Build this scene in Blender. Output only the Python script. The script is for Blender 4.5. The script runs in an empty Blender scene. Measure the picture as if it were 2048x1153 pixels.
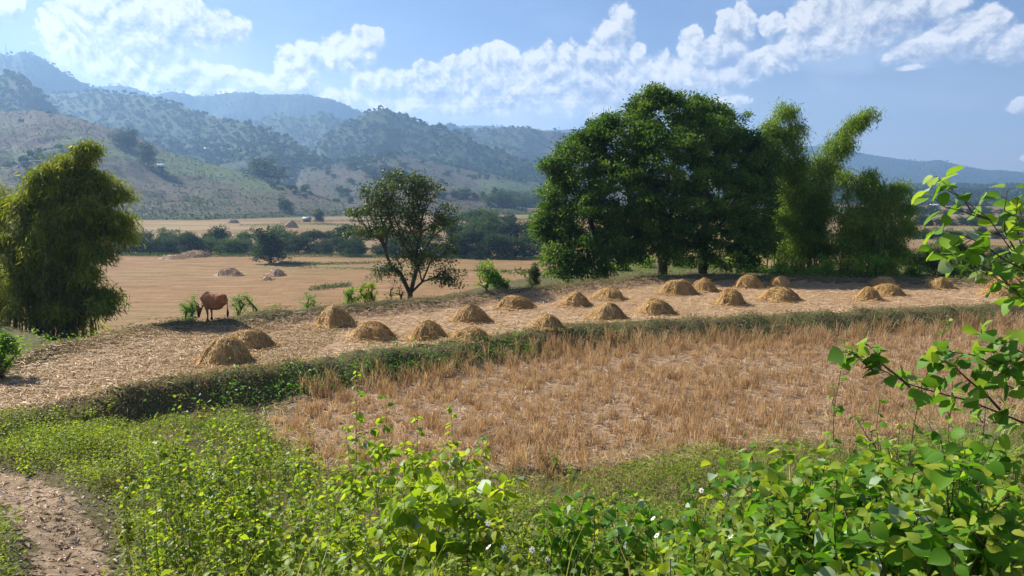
import bpy, bmesh, math, random
import numpy as np
from mathutils import Vector, Matrix
PI = math.pi
random.seed(5); RS = np.random.RandomState(11)
S = bpy.context.scene; COL = S.collection
PX_F = 1480.0; PITCH = math.atan((576.5-382)/PX_F); CZ = 5.0
# ------------------------------------------------------------------ camera
cam = bpy.data.objects.new('camera', bpy.data.cameras.new('camera')); COL.objects.link(cam)
cam.location = (0, 0, CZ); cam.rotation_euler = (PI/2-PITCH, 0, 0)
cam.data.sensor_width = 36; cam.data.lens = PX_F/2048*36; cam.data.clip_start = .05; cam.data.clip_end = 30000
S.camera = cam
# ------------------------------------------------------------------ sun, exposure
SUN_EL = math.radians(37); SUN_AZ = math.radians(-55)          # azimuth from +Y, negative = left
sd = Vector((math.sin(SUN_AZ)*math.cos(SUN_EL), math.cos(SUN_AZ)*math.cos(SUN_EL), math.sin(SUN_EL)))
sl = bpy.data.lights.new('sun', 'SUN'); sl.energy = 5.0; sl.angle = math.radians(.53); sl.color = (1, .93, .80)
sun = bpy.data.objects.new('sun', sl); COL.objects.link(sun); sun.rotation_euler = (-sd).to_track_quat('-Z', 'Y').to_euler()
V = S.view_settings; V.view_transform = 'Standard'; V.look = 'None'; V.gamma = 1; V.exposure = 1.05
S.cycles.max_bounces = 7; S.cycles.transmission_bounces = 4; S.cycles.volume_bounces = 0; S.cycles.diffuse_bounces = 3
S.cycles.sample_clamp_indirect = 6; S.cycles.use_denoising = True
try: S.cycles.volume_max_steps = 64
except Exception: pass

def ray(px, py):
    cx = (px-1024)/PX_F; cy = (576.5-py)/PX_F
    dy = math.cos(PITCH)+cy*math.sin(PITCH); dz = -math.sin(PITCH)+cy*math.cos(PITCH)
    return cx/dy, dz/dy                                          # slopes per metre of depth
def at(px, py, Y):
    t, e = ray(px, py); return Vector((t*Y, Y, CZ+e*Y))
# ------------------------------------------------------------------ node helpers
class NT:
    def __init__(s, tree): s.t = tree; s.n = tree.nodes; s.l = tree.links
    def new(s, typ, **kw):
        nd = s.n.new(typ)
        for k, v in kw.items(): setattr(nd, k, v)
        return nd
    def put(s, sock, v):
        if hasattr(v, 'node'): s.l.new(v, sock)
        elif isinstance(v, (tuple, list)) and len(v) == 3 and sock.type == 'RGBA': sock.default_value = (*v, 1)
        else: sock.default_value = v
    def m(s, op, a, b=None, c=None, clamp=False):
        nd = s.new('ShaderNodeMath', operation=op); nd.use_clamp = clamp
        for i, v in enumerate((a, b, c)):
            if v is not None: s.put(nd.inputs[i], v)
        return nd.outputs[0]
    def v(s, op, a, b=None, c=None):
        nd = s.new('ShaderNodeVectorMath', operation=op)
        for i, v in enumerate((a, b, c)):
            if v is not None: s.put(nd.inputs[i], v)
        return nd.outputs['Value'] if op in ('LENGTH', 'DOT_PRODUCT', 'DISTANCE') else nd.outputs[0]
    def noise(s, vec, scale, detail=4, rough=.55, dist=0, out=0):
        nd = s.new('ShaderNodeTexNoise'); s.put(nd.inputs['Vector'], vec)
        nd.inputs['Scale'].default_value = scale; nd.inputs['Detail'].default_value = detail
        nd.inputs['Roughness'].default_value = rough; nd.inputs['Distortion'].default_value = dist
        return nd.outputs[out]
    def voro(s, vec, scale, detail=0, feature='F1', out='Distance', rough=.5):
        nd = s.new('ShaderNodeTexVoronoi', feature=feature); s.put(nd.inputs['Vector'], vec)
        nd.inputs['Scale'].default_value = scale
        if detail: nd.inputs['Detail'].default_value = detail; nd.inputs['Roughness'].default_value = rough
        return nd.outputs[out]
    def ramp(s, f, stops, interp='LINEAR'):
        nd = s.new('ShaderNodeValToRGB'); s.put(nd.inputs[0], f); cr = nd.color_ramp; cr.interpolation = interp
        while len(cr.elements) < len(stops): cr.elements.new(.5)
        for e, (p, c) in zip(cr.elements, stops): e.position = p; e.color = (*c, 1)
        return nd.outputs[0]
    def rng(s, f, a, b, c=0., d=1., smooth=True):
        nd = s.new('ShaderNodeMapRange'); s.put(nd.inputs[0], f)
        nd.interpolation_type = 'SMOOTHSTEP' if smooth else 'LINEAR'
        for i, v in zip((1, 2, 3, 4), (a, b, c, d)): s.put(nd.inputs[i], v)
        return nd.outputs[0]
    def mix(s, f, a, b, blend='MIX'):
        nd = s.new('ShaderNodeMix', data_type='RGBA', blend_type=blend)
        s.put(nd.inputs[0], f); s.put(nd.inputs[6], a); s.put(nd.inputs[7], b); return nd.outputs[2]
    def attr(s, name, out='Fac'):
        nd = s.new('ShaderNodeAttribute'); nd.attribute_name = name; return nd.outputs[out]
def mat(name):
    m = bpy.data.materials.new(name); m.use_nodes = True; m.node_tree.nodes.clear(); n = NT(m.node_tree)
    n.out = n.new('ShaderNodeOutputMaterial'); return m, n
def surf(n, col, rough=.9, bump=None, bstr=.5, bdist=.05, spec=.15):
    b = n.new('ShaderNodeBsdfPrincipled'); n.put(b.inputs['Base Color'], col); n.put(b.inputs['Roughness'], rough)
    b.inputs['Specular IOR Level'].default_value = spec
    if bump is not None:
        bp = n.new('ShaderNodeBump'); bp.inputs['Strength'].default_value = bstr; bp.inputs['Distance'].default_value = bdist
        n.put(bp.inputs['Height'], bump); n.l.new(bp.outputs[0], b.inputs['Normal'])
    n.l.new(b.outputs[0], n.out.inputs[0]); return b
# ------------------------------------------------------------------ world: sky and clouds by direction
world = bpy.data.worlds.new('World'); S.world = world; world.use_nodes = True
def azel(px, py):
    t, e = ray(px, py); return math.atan(t), math.atan2(e, math.hypot(1, t))
CLOUDS = [  # px, py, rx, ry, weight
 (215,70,120,85,1),(330,55,110,62,1.05),(425,62,75,38,1),(130,45,60,60,.7),(310,150,150,48,.85),(250,125,120,60,.8),(10,18,50,34,.8),
 (370,140,50,32,.9),(440,150,50,26,.8),(500,160,60,34,.6),
 (600,128,48,46,.95),(625,105,32,24,.95),(690,110,50,44,1),(728,82,34,30,1),(590,170,60,30,.9),(740,115,20,40,.8),
 (765,168,58,30,.95),(848,142,25,18,1),(870,175,80,42,1),(985,150,90,52,1),(905,130,30,22,.85),(1000,112,40,26,1),(1030,175,150,55,1.05),(1100,140,50,46,1),
 (1155,160,70,70,1),(1205,120,38,60,1),(1244,60,26,56,1),(1218,62,20,30,.9),(1275,98,20,20,.9),(1250,180,120,70,1.05),(1340,160,90,44,1),
 (1384,98,26,38,1),(1420,110,34,36,.9),(1440,160,80,30,.95),(1475,66,40,46,1),(1460,100,40,30,.8),(1530,128,70,26,.95),(1580,104,55,24,.9),
 (1545,55,32,28,.85),(1612,45,46,46,1),(1640,80,100,40,1),(1720,40,130,60,1.05),(1820,14,110,38,.95),(1590,100,70,26,.8),
 (1850,98,90,30,.9),(1930,70,90,46,1),(1985,40,34,34,1),(2020,90,70,46,.95),(1830,135,60,14,.5),
 (2050,208,40,22,.75),(1460,205,80,30,.5),
 (900,215,240,34,.75),(1300,215,170,36,.7),(620,200,200,28,.7),(380,180,170,30,.75),(2047,320,30,14,.4)]
def build_world():
    g = bpy.data.node_groups.new('cloud_shape', 'ShaderNodeTree')
    g.interface.new_socket('P', in_out='INPUT', socket_type='NodeSocketVector'); g.interface.new_socket('D', in_out='OUTPUT', socket_type='NodeSocketFloat')
    n = NT(g); gi = n.new('NodeGroupInput'); go = n.new('NodeGroupOutput'); P = gi.outputs[0]
    acc = None
    for px, py, rx, ry, w in CLOUDS:
        a, e = azel(px, py); a1, _ = azel(px+rx, py); _, e1 = azel(px, py-ry)
        q = n.v('MULTIPLY', n.v('SUBTRACT', P, (a, e, 0)), (1/max(1e-3, a1-a), 1/max(1e-3, e1-e), 0))
        val = n.m('MULTIPLY_ADD', n.v('LENGTH', q), -1.0, w+.26)
        if acc is None: acc = val
        else: acc = n.m('SMOOTH_MAX', acc, val, .18)
    # clouds elsewhere round the sky (out of this view)
    off = n.noise(n.v('MULTIPLY', P, (2.2, 5, 1)), 1, 3, .5)
    side = n.rng(n.m('ABSOLUTE', n.v('DOT_PRODUCT', P, (1, 0, 0))), .68, .85)
    acc = n.m('MAXIMUM', acc, n.m('SUBTRACT', n.m('MULTIPLY', n.rng(off, .5, .72, 0, 2), side), 1))
    n.l.new(acc, go.inputs[0])
    n = NT(world.node_tree); n.n.clear(); out = n.new('ShaderNodeOutputWorld')
    sky = n.new('ShaderNodeTexSky', sky_type='NISHITA'); sky.sun_disc = False; sky.sun_elevation = SUN_EL; sky.sun_rotation = SUN_AZ
    sky.altitude = 400; sky.air_density = 1.0; sky.dust_density = 0.35; sky.ozone_density = 1.6
    tc = n.new('ShaderNodeTexCoord'); D = n.v('NORMALIZE', tc.outputs['Generated'])
    sp = n.new('ShaderNodeSeparateXYZ'); n.l.new(D, sp.inputs[0])
    az = n.m('ARCTAN2', sp.outputs[0], sp.outputs[1]); el = n.m('ARCSINE', sp.outputs[2])
    cb = n.new('ShaderNodeCombineXYZ'); n.l.new(az, cb.inputs[0]); n.l.new(el, cb.inputs[1]); P = cb.outputs[0]
    wn = n.v('SUBTRACT', n.noise(P, 11, 3, .55, out='Color'), (.5, .5, .5)); P1 = n.v('MULTIPLY_ADD', wn, (.022, .018, 0), P)
    wn2 = n.v('SUBTRACT', n.noise(P, 55, 5, .6, out='Color'), (.5, .5, .5)); P1 = n.v('MULTIPLY_ADD', wn2, (.005, .0045, 0), P1)
    def billow(Q):
        bl = 0
        for sc, am in ((32, .46), (72, .30), (160, .15), (330, .07)):        # folded noise: rounded billows with creases between
            f = n.m('MULTIPLY', n.m('ABSOLUTE', n.m('SUBTRACT', n.noise(Q, sc, 0), .5)), 3.0*am)
            bl = f if bl == 0 else n.m('ADD', bl, f)
        return n.m('SUBTRACT', bl, .32)
    def density(Q):
        gn = n.new('ShaderNodeGroup'); gn.node_tree = g; n.l.new(Q, gn.inputs[0]); base = gn.outputs[0]; bl = billow(Q)
        return base, bl, n.m('ADD', base, n.m('MULTIPLY', bl, n.rng(base, .15, .75, .66, .28)))
    base, bl0, d0 = density(P1)
    P2 = n.v('ADD', P1, (-.005, .010, 0)); base2, bl1, d1 = density(P2)
    relief = n.m('SUBTRACT', bl0, bl1); slope = n.m('SUBTRACT', base, base2)
    soft = n.m('ADD', n.rng(slope, -.25, .12, .70, .15), n.rng(n.noise(P, 5, 2, .5), .4, .65, 0, .2))
    alpha = n.rng(d0, .04, n.m('ADD', soft, .04))
    alpha = n.m('MULTIPLY', alpha, n.rng(el, -.01, .03))
    thick = n.rng(base, .10, .85)
    lit = n.m('MULTIPLY_ADD', relief, 1.25, n.m('MULTIPLY_ADD', slope, .55, n.m('MULTIPLY_ADD', thick, -.34, .86)), clamp=True)
    big = n.noise(P, 10, 3, .5); lit = n.m('MULTIPLY_ADD', n.m('SUBTRACT', big, .5), 1.0, lit, clamp=True)
    ccol = n.ramp(lit, [(0, (.36, .44, .60)), (.35, (.56, .62, .74)), (.7, (.84, .87, .92)), (1, (1.08, 1.07, 1.05))])
    skyc = n.v('SCALE', sky.outputs[0]); skyc.node.inputs['Scale'].default_value = .050
    veil = n.rng(n.noise(n.v('MULTIPLY', P, (3, 9, 0)), 1.5, 5, .6), .42, .8, 0, .22)
    skyv = n.mix(veil, skyc, (.40, .47, .58))
    ccol = n.v('SCALE', ccol); n.put(ccol.node.inputs['Scale'], n.rng(el, .06, .26, .68, .46))
    skyv = n.v('MULTIPLY', skyv, (.90, .93, 1.10))
    vl = None
    for px, py, rx, ry, w in ((1000,235,420,75,.75),(1350,215,240,60,.5),(620,190,260,60,.6),(330,150,330,110,.55),(1640,200,90,90,.28),(1760,110,260,60,.4),(1900,190,200,60,.15),(60,60,120,90,.3)):
        a, e = azel(px, py); a1, _ = azel(px+rx, py); _, e1 = azel(px, py-ry)
        q = n.v('MULTIPLY', n.v('SUBTRACT', P1, (a, e, 0)), (1/(a1-a), 1/(e1-e), 0)); q = n.rng(n.v('LENGTH', q), .2, 1.15, w, 0)
        vl = q if vl is None else n.m('MAXIMUM', vl, q)
    vl = n.m('MULTIPLY', vl, n.rng(n.noise(n.v('MULTIPLY', P1, (1, 1.6, 0)), 12, 5, .6), .25, .65, .45, 1.15), clamp=True)
    vl = n.m('MAXIMUM', vl, n.rng(el, .03, .20, .42, 0)); skyv = n.mix(vl, skyv, n.mix(n.rng(el, .06, .26), (.52, .58, .68), (.36, .42, .52)))
    c = n.mix(n.m('MULTIPLY', alpha, .95), skyv, ccol)
    bg = n.new('ShaderNodeBackground'); n.l.new(c, bg.inputs[0]); bg.inputs[1].default_value = 1.0
    n.l.new(bg.outputs[0], out.inputs[0])
build_world()
world.cycles.sampling_method = 'MANUAL'; world.cycles.sample_map_resolution = 512

# ------------------------------------------------------------------ numpy noise
def _h(ix, iy, seed):
    n = (ix.astype(np.int64)*374761393 + iy.astype(np.int64)*668265263 + seed*974711) & 0xffffffff
    n = ((n ^ (n >> 13))*1274126177) & 0xffffffff
    return ((n ^ (n >> 16)) & 0xffff)/65535.0
def vn(x, y, seed=0):
    x = np.asarray(x, float); y = np.asarray(y, float); ix = np.floor(x); iy = np.floor(y); fx = x-ix; fy = y-iy
    fx = fx*fx*(3-2*fx); fy = fy*fy*(3-2*fy)
    a = _h(ix, iy, seed); b = _h(ix+1, iy, seed); c = _h(ix, iy+1, seed); d = _h(ix+1, iy+1, seed)
    return (a*(1-fx)+b*fx)*(1-fy)+(c*(1-fx)+d*fx)*fy
def fbm(x, y, seed=0, oct=4, g=.5):
    s = 0; a = 1; t = 0
    for i in range(oct): s = s+a*vn(x*2**i, y*2**i, seed+i*17); t += a; a *= g
    return s/t
def sstep(a, b, x):
    t = np.clip((x-a)/(b-a), 0, 1); return t*t*(3-2*t)
# ------------------------------------------------------------------ terrain near
FX = [(-30,9),(-20,12.5),(-14,14.4),(-10.2,16.4),(-8.1,18.9),(-5.3,20.6),(-2.7,22.4),(0,24.4),(4.2,27),(9,27.8),(15.7,29.6),(21.5,30.8),(40,34),(70,40)]
BX = [(-30,8),(-20,12),(-16.2,15),(-15.0,19.5),(-14.2,23.2),(-13.4,25.2),(-12.6,26.6),(-10.1,27.3),(-6.6,29.7),(-3.7,31.6),(-.55,34.2),(3.2,37.2),(7.5,40),(10.4,40.9),(14.2,40),(18,39.4),(23,38.7),(27,39.2),(45,42),(70,47)]
LX = [(-30,10),(-20,13),(-12,15.6),(-9,17),(-6.4,17.6),(-5.2,15.9),(-3.7,13.9),(-.2,13.4),(2.6,13.9),(4.4,14.5),(6,15.2),(8.5,15.8),(11.8,16.6),(25,19),(70,26)]
def pl(x, P): P = np.array(P, float); return np.interp(x, P[:, 0], P[:, 1])
def wobble(P, amp, seed):
    xs = np.concatenate([np.arange(P[0][0], -17, 4.), np.arange(-17, 32, 1.5), np.arange(32, P[-1][0], 5.)]); ys = pl(xs, P)+amp*(fbm(xs*.45, xs*0+seed, seed, 3)-.5)*2*((xs > -13) & (xs < 33)); return list(zip(xs, ys))
FX = wobble(FX, .42, 3); LX = wobble(LX, .7, 5)
def pdist(x, y, P):
    x = np.asarray(x, float); y = np.asarray(y, float); d = np.full(np.broadcast(x, y).shape, 1e9)
    for (ax, ay), (bx, by) in zip(P[:-1], P[1:]):
        vx, vy = bx-ax, by-ay; t = np.clip(((x-ax)*vx+(y-ay)*vy)/(vx*vx+vy*vy), 0, 1)
        d = np.minimum(d, np.hypot(x-ax-t*vx, y-ay-t*vy))
    return d
PATH = [(-3.3,3.5),(-4.3,6.3),(-5.0,8.0),(-5.9,9.3),(-7.5,11.1),(-9.2,12.4),(-12,13.6),(-16,14.4)]
VAL = -14.0
def Hn(x, y):
    x = np.asarray(x, float); y = np.asarray(y, float)
    F = pl(x, FX); B = pl(x, BX); L = pl(x, LX); F = np.minimum(F, B-.2) if False else F
    dF = pdist(x, y, FX); dB = pdist(x, y, BX)
    # terrace
    z = np.zeros_like(x+y)
    # north of back bund
    n = y-B; w = np.interp(x, [-20,-17.5,-14.5,-12,-8,4,30], [17,13,7,1.2,1.5,14,14]); sl_ = .4
    z = np.where(n > 0, -.35*sstep(0, 1.6, n)-sl_*np.maximum(0, n-w), z)
    # south of front bund
    s = F-y; low = -.42*sstep(.25, 1.5, s)*(1-.5*(1-sstep(-11.5, -8.5, x)))
    z = np.where(s > 0, low, z)
    q = np.maximum(0, L-y)
    rise = .115*q + .05*np.maximum(0, 7-y)**2 + np.where(x > -3, .06*sstep(-3.2, -1, x)*np.maximum(0, 8.2-y)**2, 0)
    z = z + np.where(s > 0, rise, 0)
    lip = sstep(-6.5, -4, x)*np.exp(-((y-(L+.35))/.35)**2)*.12
    z = z + np.where(s > 0, lip, 0)
    leftm = 1-sstep(-12, -9, x)
    z = z + .24*np.exp(-(dF/.85)**2)*(1-.6*leftm) + .42*np.exp(-(dB/.8)**2)*(1-.5*leftm)
    z = np.minimum(z, 3.4)
    amp = .03+.17*np.exp(-(dF/1.0)**2)+.10*np.exp(-(dB/1.)**2)+.05*(y < L)
    z = z + amp*(fbm(x*1.3, y*1.3, 3, 4)-.5)*2*np.where(y > 60, 0, 1)
    z = z - .06*np.exp(-(pdist(x, y, PATH)/.7)**2)
    z = np.maximum(z, VAL-.0)
    return np.where(z < VAL+.02, VAL-.02, z)
# ------------------------------------------------------------------ terrain far: ridges by direction, each at its own distance
def crest(pts): A = [ray(a, b) for a, b in pts]; return np.array([p[0] for p in A]), np.array([p[1] for p in A])
RIDGES = [  # name, crest outline, crest distance at each end [(px, Y)...], foot distance [(px,Y)..], forest, power
 dict(n='near', c=[(-900,300),(-300,230),(0,224),(70,220),(150,236),(250,264),(330,302),(400,322),(470,340),(560,368),(640,396),(700,414),(760,430)],
      Y=[(-900,1200),(0,980),(250,900),(470,800),(700,640),(760,600)], f=[(-900,520),(0,480),(400,480),(700,560),(760,590)], fo=.12, p=.95),
 dict(n='dark', c=[(-900,200),(-200,160),(0,150),(30,149),(60,168),(90,198),(115,222),(150,242),(200,290),(260,330)],
      Y=[(-900,1900),(0,1550),(260,1300)], f=[(-900,900),(0,900),(260,1100)], fo=1, p=.9),
 dict(n='spur', c=[(-300,230),(60,195),(110,188),(200,183),(300,197),(350,208),(400,228),(450,241),(500,250),(560,270),(610,297),(650,322),(700,345),(760,370)],
      Y=[(-300,2300),(110,2200),(400,1750),(650,1350),(760,1200)], f=[(-300,1200),(400,1100),(650,1000),(760,1000)], fo=.72, p=.9),
 dict(n='tall', c=[(-900,150),(-200,90),(0,105),(20,110),(45,102),(70,110),(110,132),(150,158),(190,176),(240,200),(300,230)],
      Y=[(-900,2700),(0,2600),(300,2550)], f=[(-900,1800),(300,1850)], fo=1, p=.9),
 dict(n='back', c=[(100,190),(190,174),(235,168),(265,176),(300,189),(345,182),(390,192),(440,187),(500,185),(560,189),(620,188),(660,196),(700,214),(735,226),(800,236),(850,247),(900,258),(960,275)],
      Y=[(100,3600),(500,3500),(960,3400)], f=[(100,2600),(960,2900)], fo=1, p=.85),
 dict(n='knob', c=[(470,262),(500,252),(530,238),(560,229),(600,236),(650,227),(690,243),(720,252),(760,275),(820,300)],
      Y=[(470,2600),(820,2500)], f=[(470,1700),(820,1700)], fo=.95, p=.8),
 dict(n='centre', c=[(600,300),(650,275),(690,249),(720,234),(745,222),(768,216),(790,224),(820,240),(860,252),(900,262),(930,273),(960,290),(1000,305),(1060,325),(1120,345)],
      Y=[(600,1800),(770,1850),(1120,1600)], f=[(600,1250),(1120,1150)], fo=.65, p=.8),
 dict(n='east', c=[(860,285),(905,265),(945,262),(1000,256),(1050,254),(1090,263),(1150,264),(1200,262),(1300,275),(1450,290),(1550,330),(1600,372)],
      Y=[(860,2500),(1100,2500),(1600,2600)], f=[(860,1500),(1600,1900)], fo=.5, p=.7),
 dict(n='faint', c=[(820,262),(900,252),(940,250),(1000,252),(1060,262),(1110,258),(1200,256),(1300,268),(1420,290),(1520,330)],
      Y=[(820,4800),(1520,4800)], f=[(820,3800),(1520,3800)], fo=1, p=.8),
 dict(n='fields', c=[(560,345),(640,332),(700,322),(800,310),(880,330),(950,343),(1000,352),(1060,362),(1120,372),(1250,380),(1400,384)],
      Y=[(560,1250),(800,1350),(1400,1500)], f=[(560,660),(700,720),(850,720),(1000,760),(1400,1100)], fo=.28, p=.8),
 dict(n='foothill', c=[(600,415),(690,405),(760,392),(830,378),(870,372),(920,378),(970,388),(1020,404),(1060,414)],
      Y=[(600,700),(830,800),(1060,760)], f=[(600,560),(830,560),(1060,620)], fo=.05, p=.8),
 dict(n='far', c=[(1350,330),(1450,305),(1590,293),(1640,291),(1700,302),(1740,309),(1800,319),(1840,323),(1880,320),(1920,331),(1960,339),(2000,341),(2048,345),(2300,330),(2900,345)],
      Y=[(1350,5000),(2900,5000)], f=[(1350,3600),(2900,3600)], fo=1, p=.85),
 dict(n='rise', c=[(1300,384),(1500,380),(1700,377),(1850,371),(1950,374),(2048,373),(2300,372),(2900,370)],
      Y=[(1300,2600),(1700,2300),(2900,2300)], f=[(1300,1100),(2900,1000)], fo=.8, p=.8)]
for R_ in RIDGES:
    R_['t'], R_['e'] = crest(R_['c'])
    R_['Yt'] = np.array([ray(a, 380)[0] for a, b in R_['Y']]); R_['Yv'] = np.array([b for a, b in R_['Y']], float)
    R_['ft'] = np.array([ray(a, 380)[0] for a, b in R_['f']]); R_['fv'] = np.array([b for a, b in R_['f']], float)
YMAX = 5300.
def Hf(x, y, full=False):
    x = np.asarray(x, float); y = np.maximum(np.asarray(y, float), 1.); t = x/y
    z = np.full(t.shape, VAL) + 1.2*(fbm(x/160, y/160, 71, 3)-.5)*sstep(250, 500, y)
    lay = np.full(t.shape, -1); 
    for i, R_ in enumerate(RIDGES):
        e = np.interp(t, R_['t'], R_['e']); Yc = np.interp(t, R_['Yt'], R_['Yv']); Yf = np.interp(t, R_['ft'], R_['fv'])
        zc = CZ+e*Yc; s = np.clip((y-Yf)/(Yc-Yf), 0, 1)
        back = np.clip((y-Yc)/(Yc-Yf), 0, 1)
        prof = np.where(y <= Yc, s**(1/R_['p'])*(1-.12*np.sin(s*PI)), 1-back*.8)
        gul = (fbm(x/(Yc*.07)+i*7, y/(Yc*.11), 5+i, 4)-.5)*(zc-VAL)*.42*np.sin(np.clip(s, 0, 1)*PI)*np.where(y <= Yc, 1, 0)
        h = VAL+(zc-VAL)*prof+gul
        if R_['fo'] > .3: h = h + (vn(x/9, y/12, 40+i)-.3)*8.5*min(1, R_['fo'])*sstep(.05, .2, s)*min(1., R_['Yv'][0]/2500)
        edge = sstep(R_['t'][0], R_['t'][0]+.03, t)*(1-sstep(R_['t'][-1]-.03, R_['t'][-1], t)) if R_['n'] not in ('far', 'rise') else sstep(R_['t'][0], R_['t'][0]+.1, t)
        if R_['n'] in ('near', 'dark', 'tall'): edge = 1-sstep(R_['t'][-1]-.03, R_['t'][-1], t)
        h = VAL+(h-VAL)*edge; h = np.where(s <= 0, -1e3, h)
        up = h > z; z = np.where(up, h, z); lay = np.where(up, i, lay)
    return (z, lay) if full else z
def H(x, y):
    x = np.asarray(x, float); y = np.asarray(y, float)
    return np.where(y < 130, Hn(x, y), Hf(x, y))
def hz(x, y): return float(H(np.array([x]), np.array([y]))[0])
_Ys = np.concatenate([np.arange(2, 60, .1), np.geomspace(60, YMAX, 2500)])
def ground(px, py):
    t, e = ray(px, py); z = H(t*_Ys, _Ys); r = CZ+e*_Ys; k = np.where(z >= r)[0]
    k = k[0] if len(k) else len(_Ys)-1
    return Vector((t*_Ys[k], _Ys[k], z[k]))

# ------------------------------------------------------------------ haze
def build_haze():
    m = bpy.data.materials.new('valley_air'); m.use_nodes = True; t = m.node_tree; t.nodes.clear()
    o = t.nodes.new('ShaderNodeOutputMaterial'); v = t.nodes.new('ShaderNodeVolumePrincipled')
    v.inputs['Color'].default_value = HAZE_COL; v.inputs['Density'].default_value = HAZE_D; v.inputs['Anisotropy'].default_value = .35
    t.links.new(v.outputs[0], o.inputs['Volume'])
    me = bpy.data.meshes.new('haze'); x, y0, y1, z0, z1 = 6000, -60, 5400, -17, 505
    me.from_pydata([(a, b, c) for a in (-x, x) for b in (y0, y1) for c in (z0, z1)], [], [(0,1,3,2),(4,6,7,5),(0,4,5,1),(2,3,7,6),(0,2,6,4),(1,5,7,3)])
    me.materials.append(m); ob = bpy.data.objects.new('haze', me); COL.objects.link(ob); ob['kind'] = 'stuff'
HAZE_COL = (.34, .58, .98, 1); HAZE_D = .00024
build_haze()
# ------------------------------------------------------------------ mesh helpers
def tag(o, label=None, cat=None, group=None, kind=None):
    if label: o['label'] = label
    if cat: o['category'] = cat
    if group: o['group'] = group
    if kind: o['kind'] = kind
    return o
def empty(name, loc, rz=0):
    o = bpy.data.objects.new(name, None); COL.objects.link(o); o.location = loc; o.rotation_euler = (0, 0, rz); o.empty_display_size = .2; return o
def copy_tree(o, parent=None):
    c = o.copy(); COL.objects.link(c); c.parent = parent
    for ch in o.children: copy_tree(ch, c)
    return c
class MB:
    def __init__(s): s.v = []; s.f = []; s.r = []; s.n = 0
    def add(s, v, f, r=None):
        v = np.asarray(v, float).reshape(-1, 3); f = np.asarray(f, int)
        if len(v) == 0 or len(f) == 0: return
        s.v.append(v); s.f.append(f+s.n); s.n += len(v)
        s.r.append(np.full(len(f), .5) if r is None else np.broadcast_to(np.asarray(r, float), (len(f),)))
    def inst(s, tv, tf, pos, R, sc, rnd=None):
        n = len(pos)
        if n == 0: return
        tv = np.asarray(tv, float); tf = np.asarray(tf, int); sc = np.broadcast_to(np.asarray(sc, float).reshape(-1, 1) if np.ndim(sc) < 2 else sc, (n, 3))
        v = np.einsum('nij,nkj->nki', R, tv[None]*sc[:, None, :])+pos[:, None, :]
        f = tf[None]+(np.arange(n)*len(tv))[:, None, None]
        if rnd is None: rnd = RS.rand(n)
        s.add(v.reshape(-1, 3), f.reshape(-1, tf.shape[1]), np.repeat(rnd, len(tf)))
    def build(s, name, m, parent=None, smooth=False, loc=None):
        me = bpy.data.meshes.new(name)
        if s.v:
            v = np.concatenate(s.v)
            if loc is not None: v = v-np.array(loc)
            fl = [f.reshape(-1) for f in s.f]; tot = np.concatenate([np.full(len(f), f.shape[1]) for f in s.f]); lp = np.concatenate(fl)
            me.vertices.add(len(v)); me.vertices.foreach_set('co', v.astype(np.float32).ravel())
            me.loops.add(len(lp)); me.loops.foreach_set('vertex_index', lp.astype(np.int32))
            me.polygons.add(len(tot)); st = np.concatenate([[0], np.cumsum(tot)[:-1]])
            me.polygons.foreach_set('loop_start', st.astype(np.int32)); me.polygons.foreach_set('loop_total', tot.astype(np.int32))
            if smooth: me.polygons.foreach_set('use_smooth', np.ones(len(tot), bool))
            a = me.attributes.new('rnd', 'FLOAT', 'FACE'); a.data.foreach_set('value', np.concatenate(s.r).astype(np.float32))
            me.update(calc_edges=True)
        me.materials.append(m); o = bpy.data.objects.new(name, me); COL.objects.link(o); o.parent = parent
        if loc is not None and parent is None: o.location = loc
        return o
def norm(a): return a/np.maximum(1e-9, np.linalg.norm(a, axis=-1, keepdims=True))
def frames(d, up):
    d = norm(d); s = norm(np.cross(up, d)+1e-9); n = np.cross(d, s); return np.stack([d, s, n], axis=2)
def rdir(n, zb=0., zs=1.):
    a = RS.normal(size=(n, 3)); a[:, 2] = a[:, 2]*zs+zb; return norm(a)
QUAD = (np.array([[0,0,0],[.45,-.5,0],[1,0,0],[.45,.5,0]]), np.array([[0,1,2,3]]))
FOLD = (np.array([[0,0,0],[.4,-.5,.12],[1,0,-.05],[.4,.5,.12],[.5,0,0]]), np.array([[0,1,4],[1,2,4],[2,3,4],[3,0,4]]))
def outline_leaf(pts, droop=.12, fold=.10):
    # pts: (x, halfwidth) along the length -> strip with a folded midrib
    v = []; f = []
    for x, w in pts: z = -droop*x*x; v += [(x, -w, z+fold*w*2), (x, 0, z), (x, w, z+fold*w*2)]
    for i in range(len(pts)-1):
        a = 3*i; f += [(a, a+3, a+4, a+1), (a+1, a+4, a+5, a+2)]
    return np.array(v), np.array(f)
POINTED = outline_leaf([(0,.01),(.12,.2),(.35,.3),(.62,.22),(.85,.09),(1,.005)], .25, .12)
HEART = outline_leaf([(-.12,.22),(-.03,.40),(.15,.52),(.4,.50),(.65,.34),(.85,.15),(1,.01)], .2, .14)
ROUNDL = outline_leaf([(0,.08),(.1,.3),(.3,.45),(.6,.45),(.85,.28),(1,.06)], .15, .12)
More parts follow.
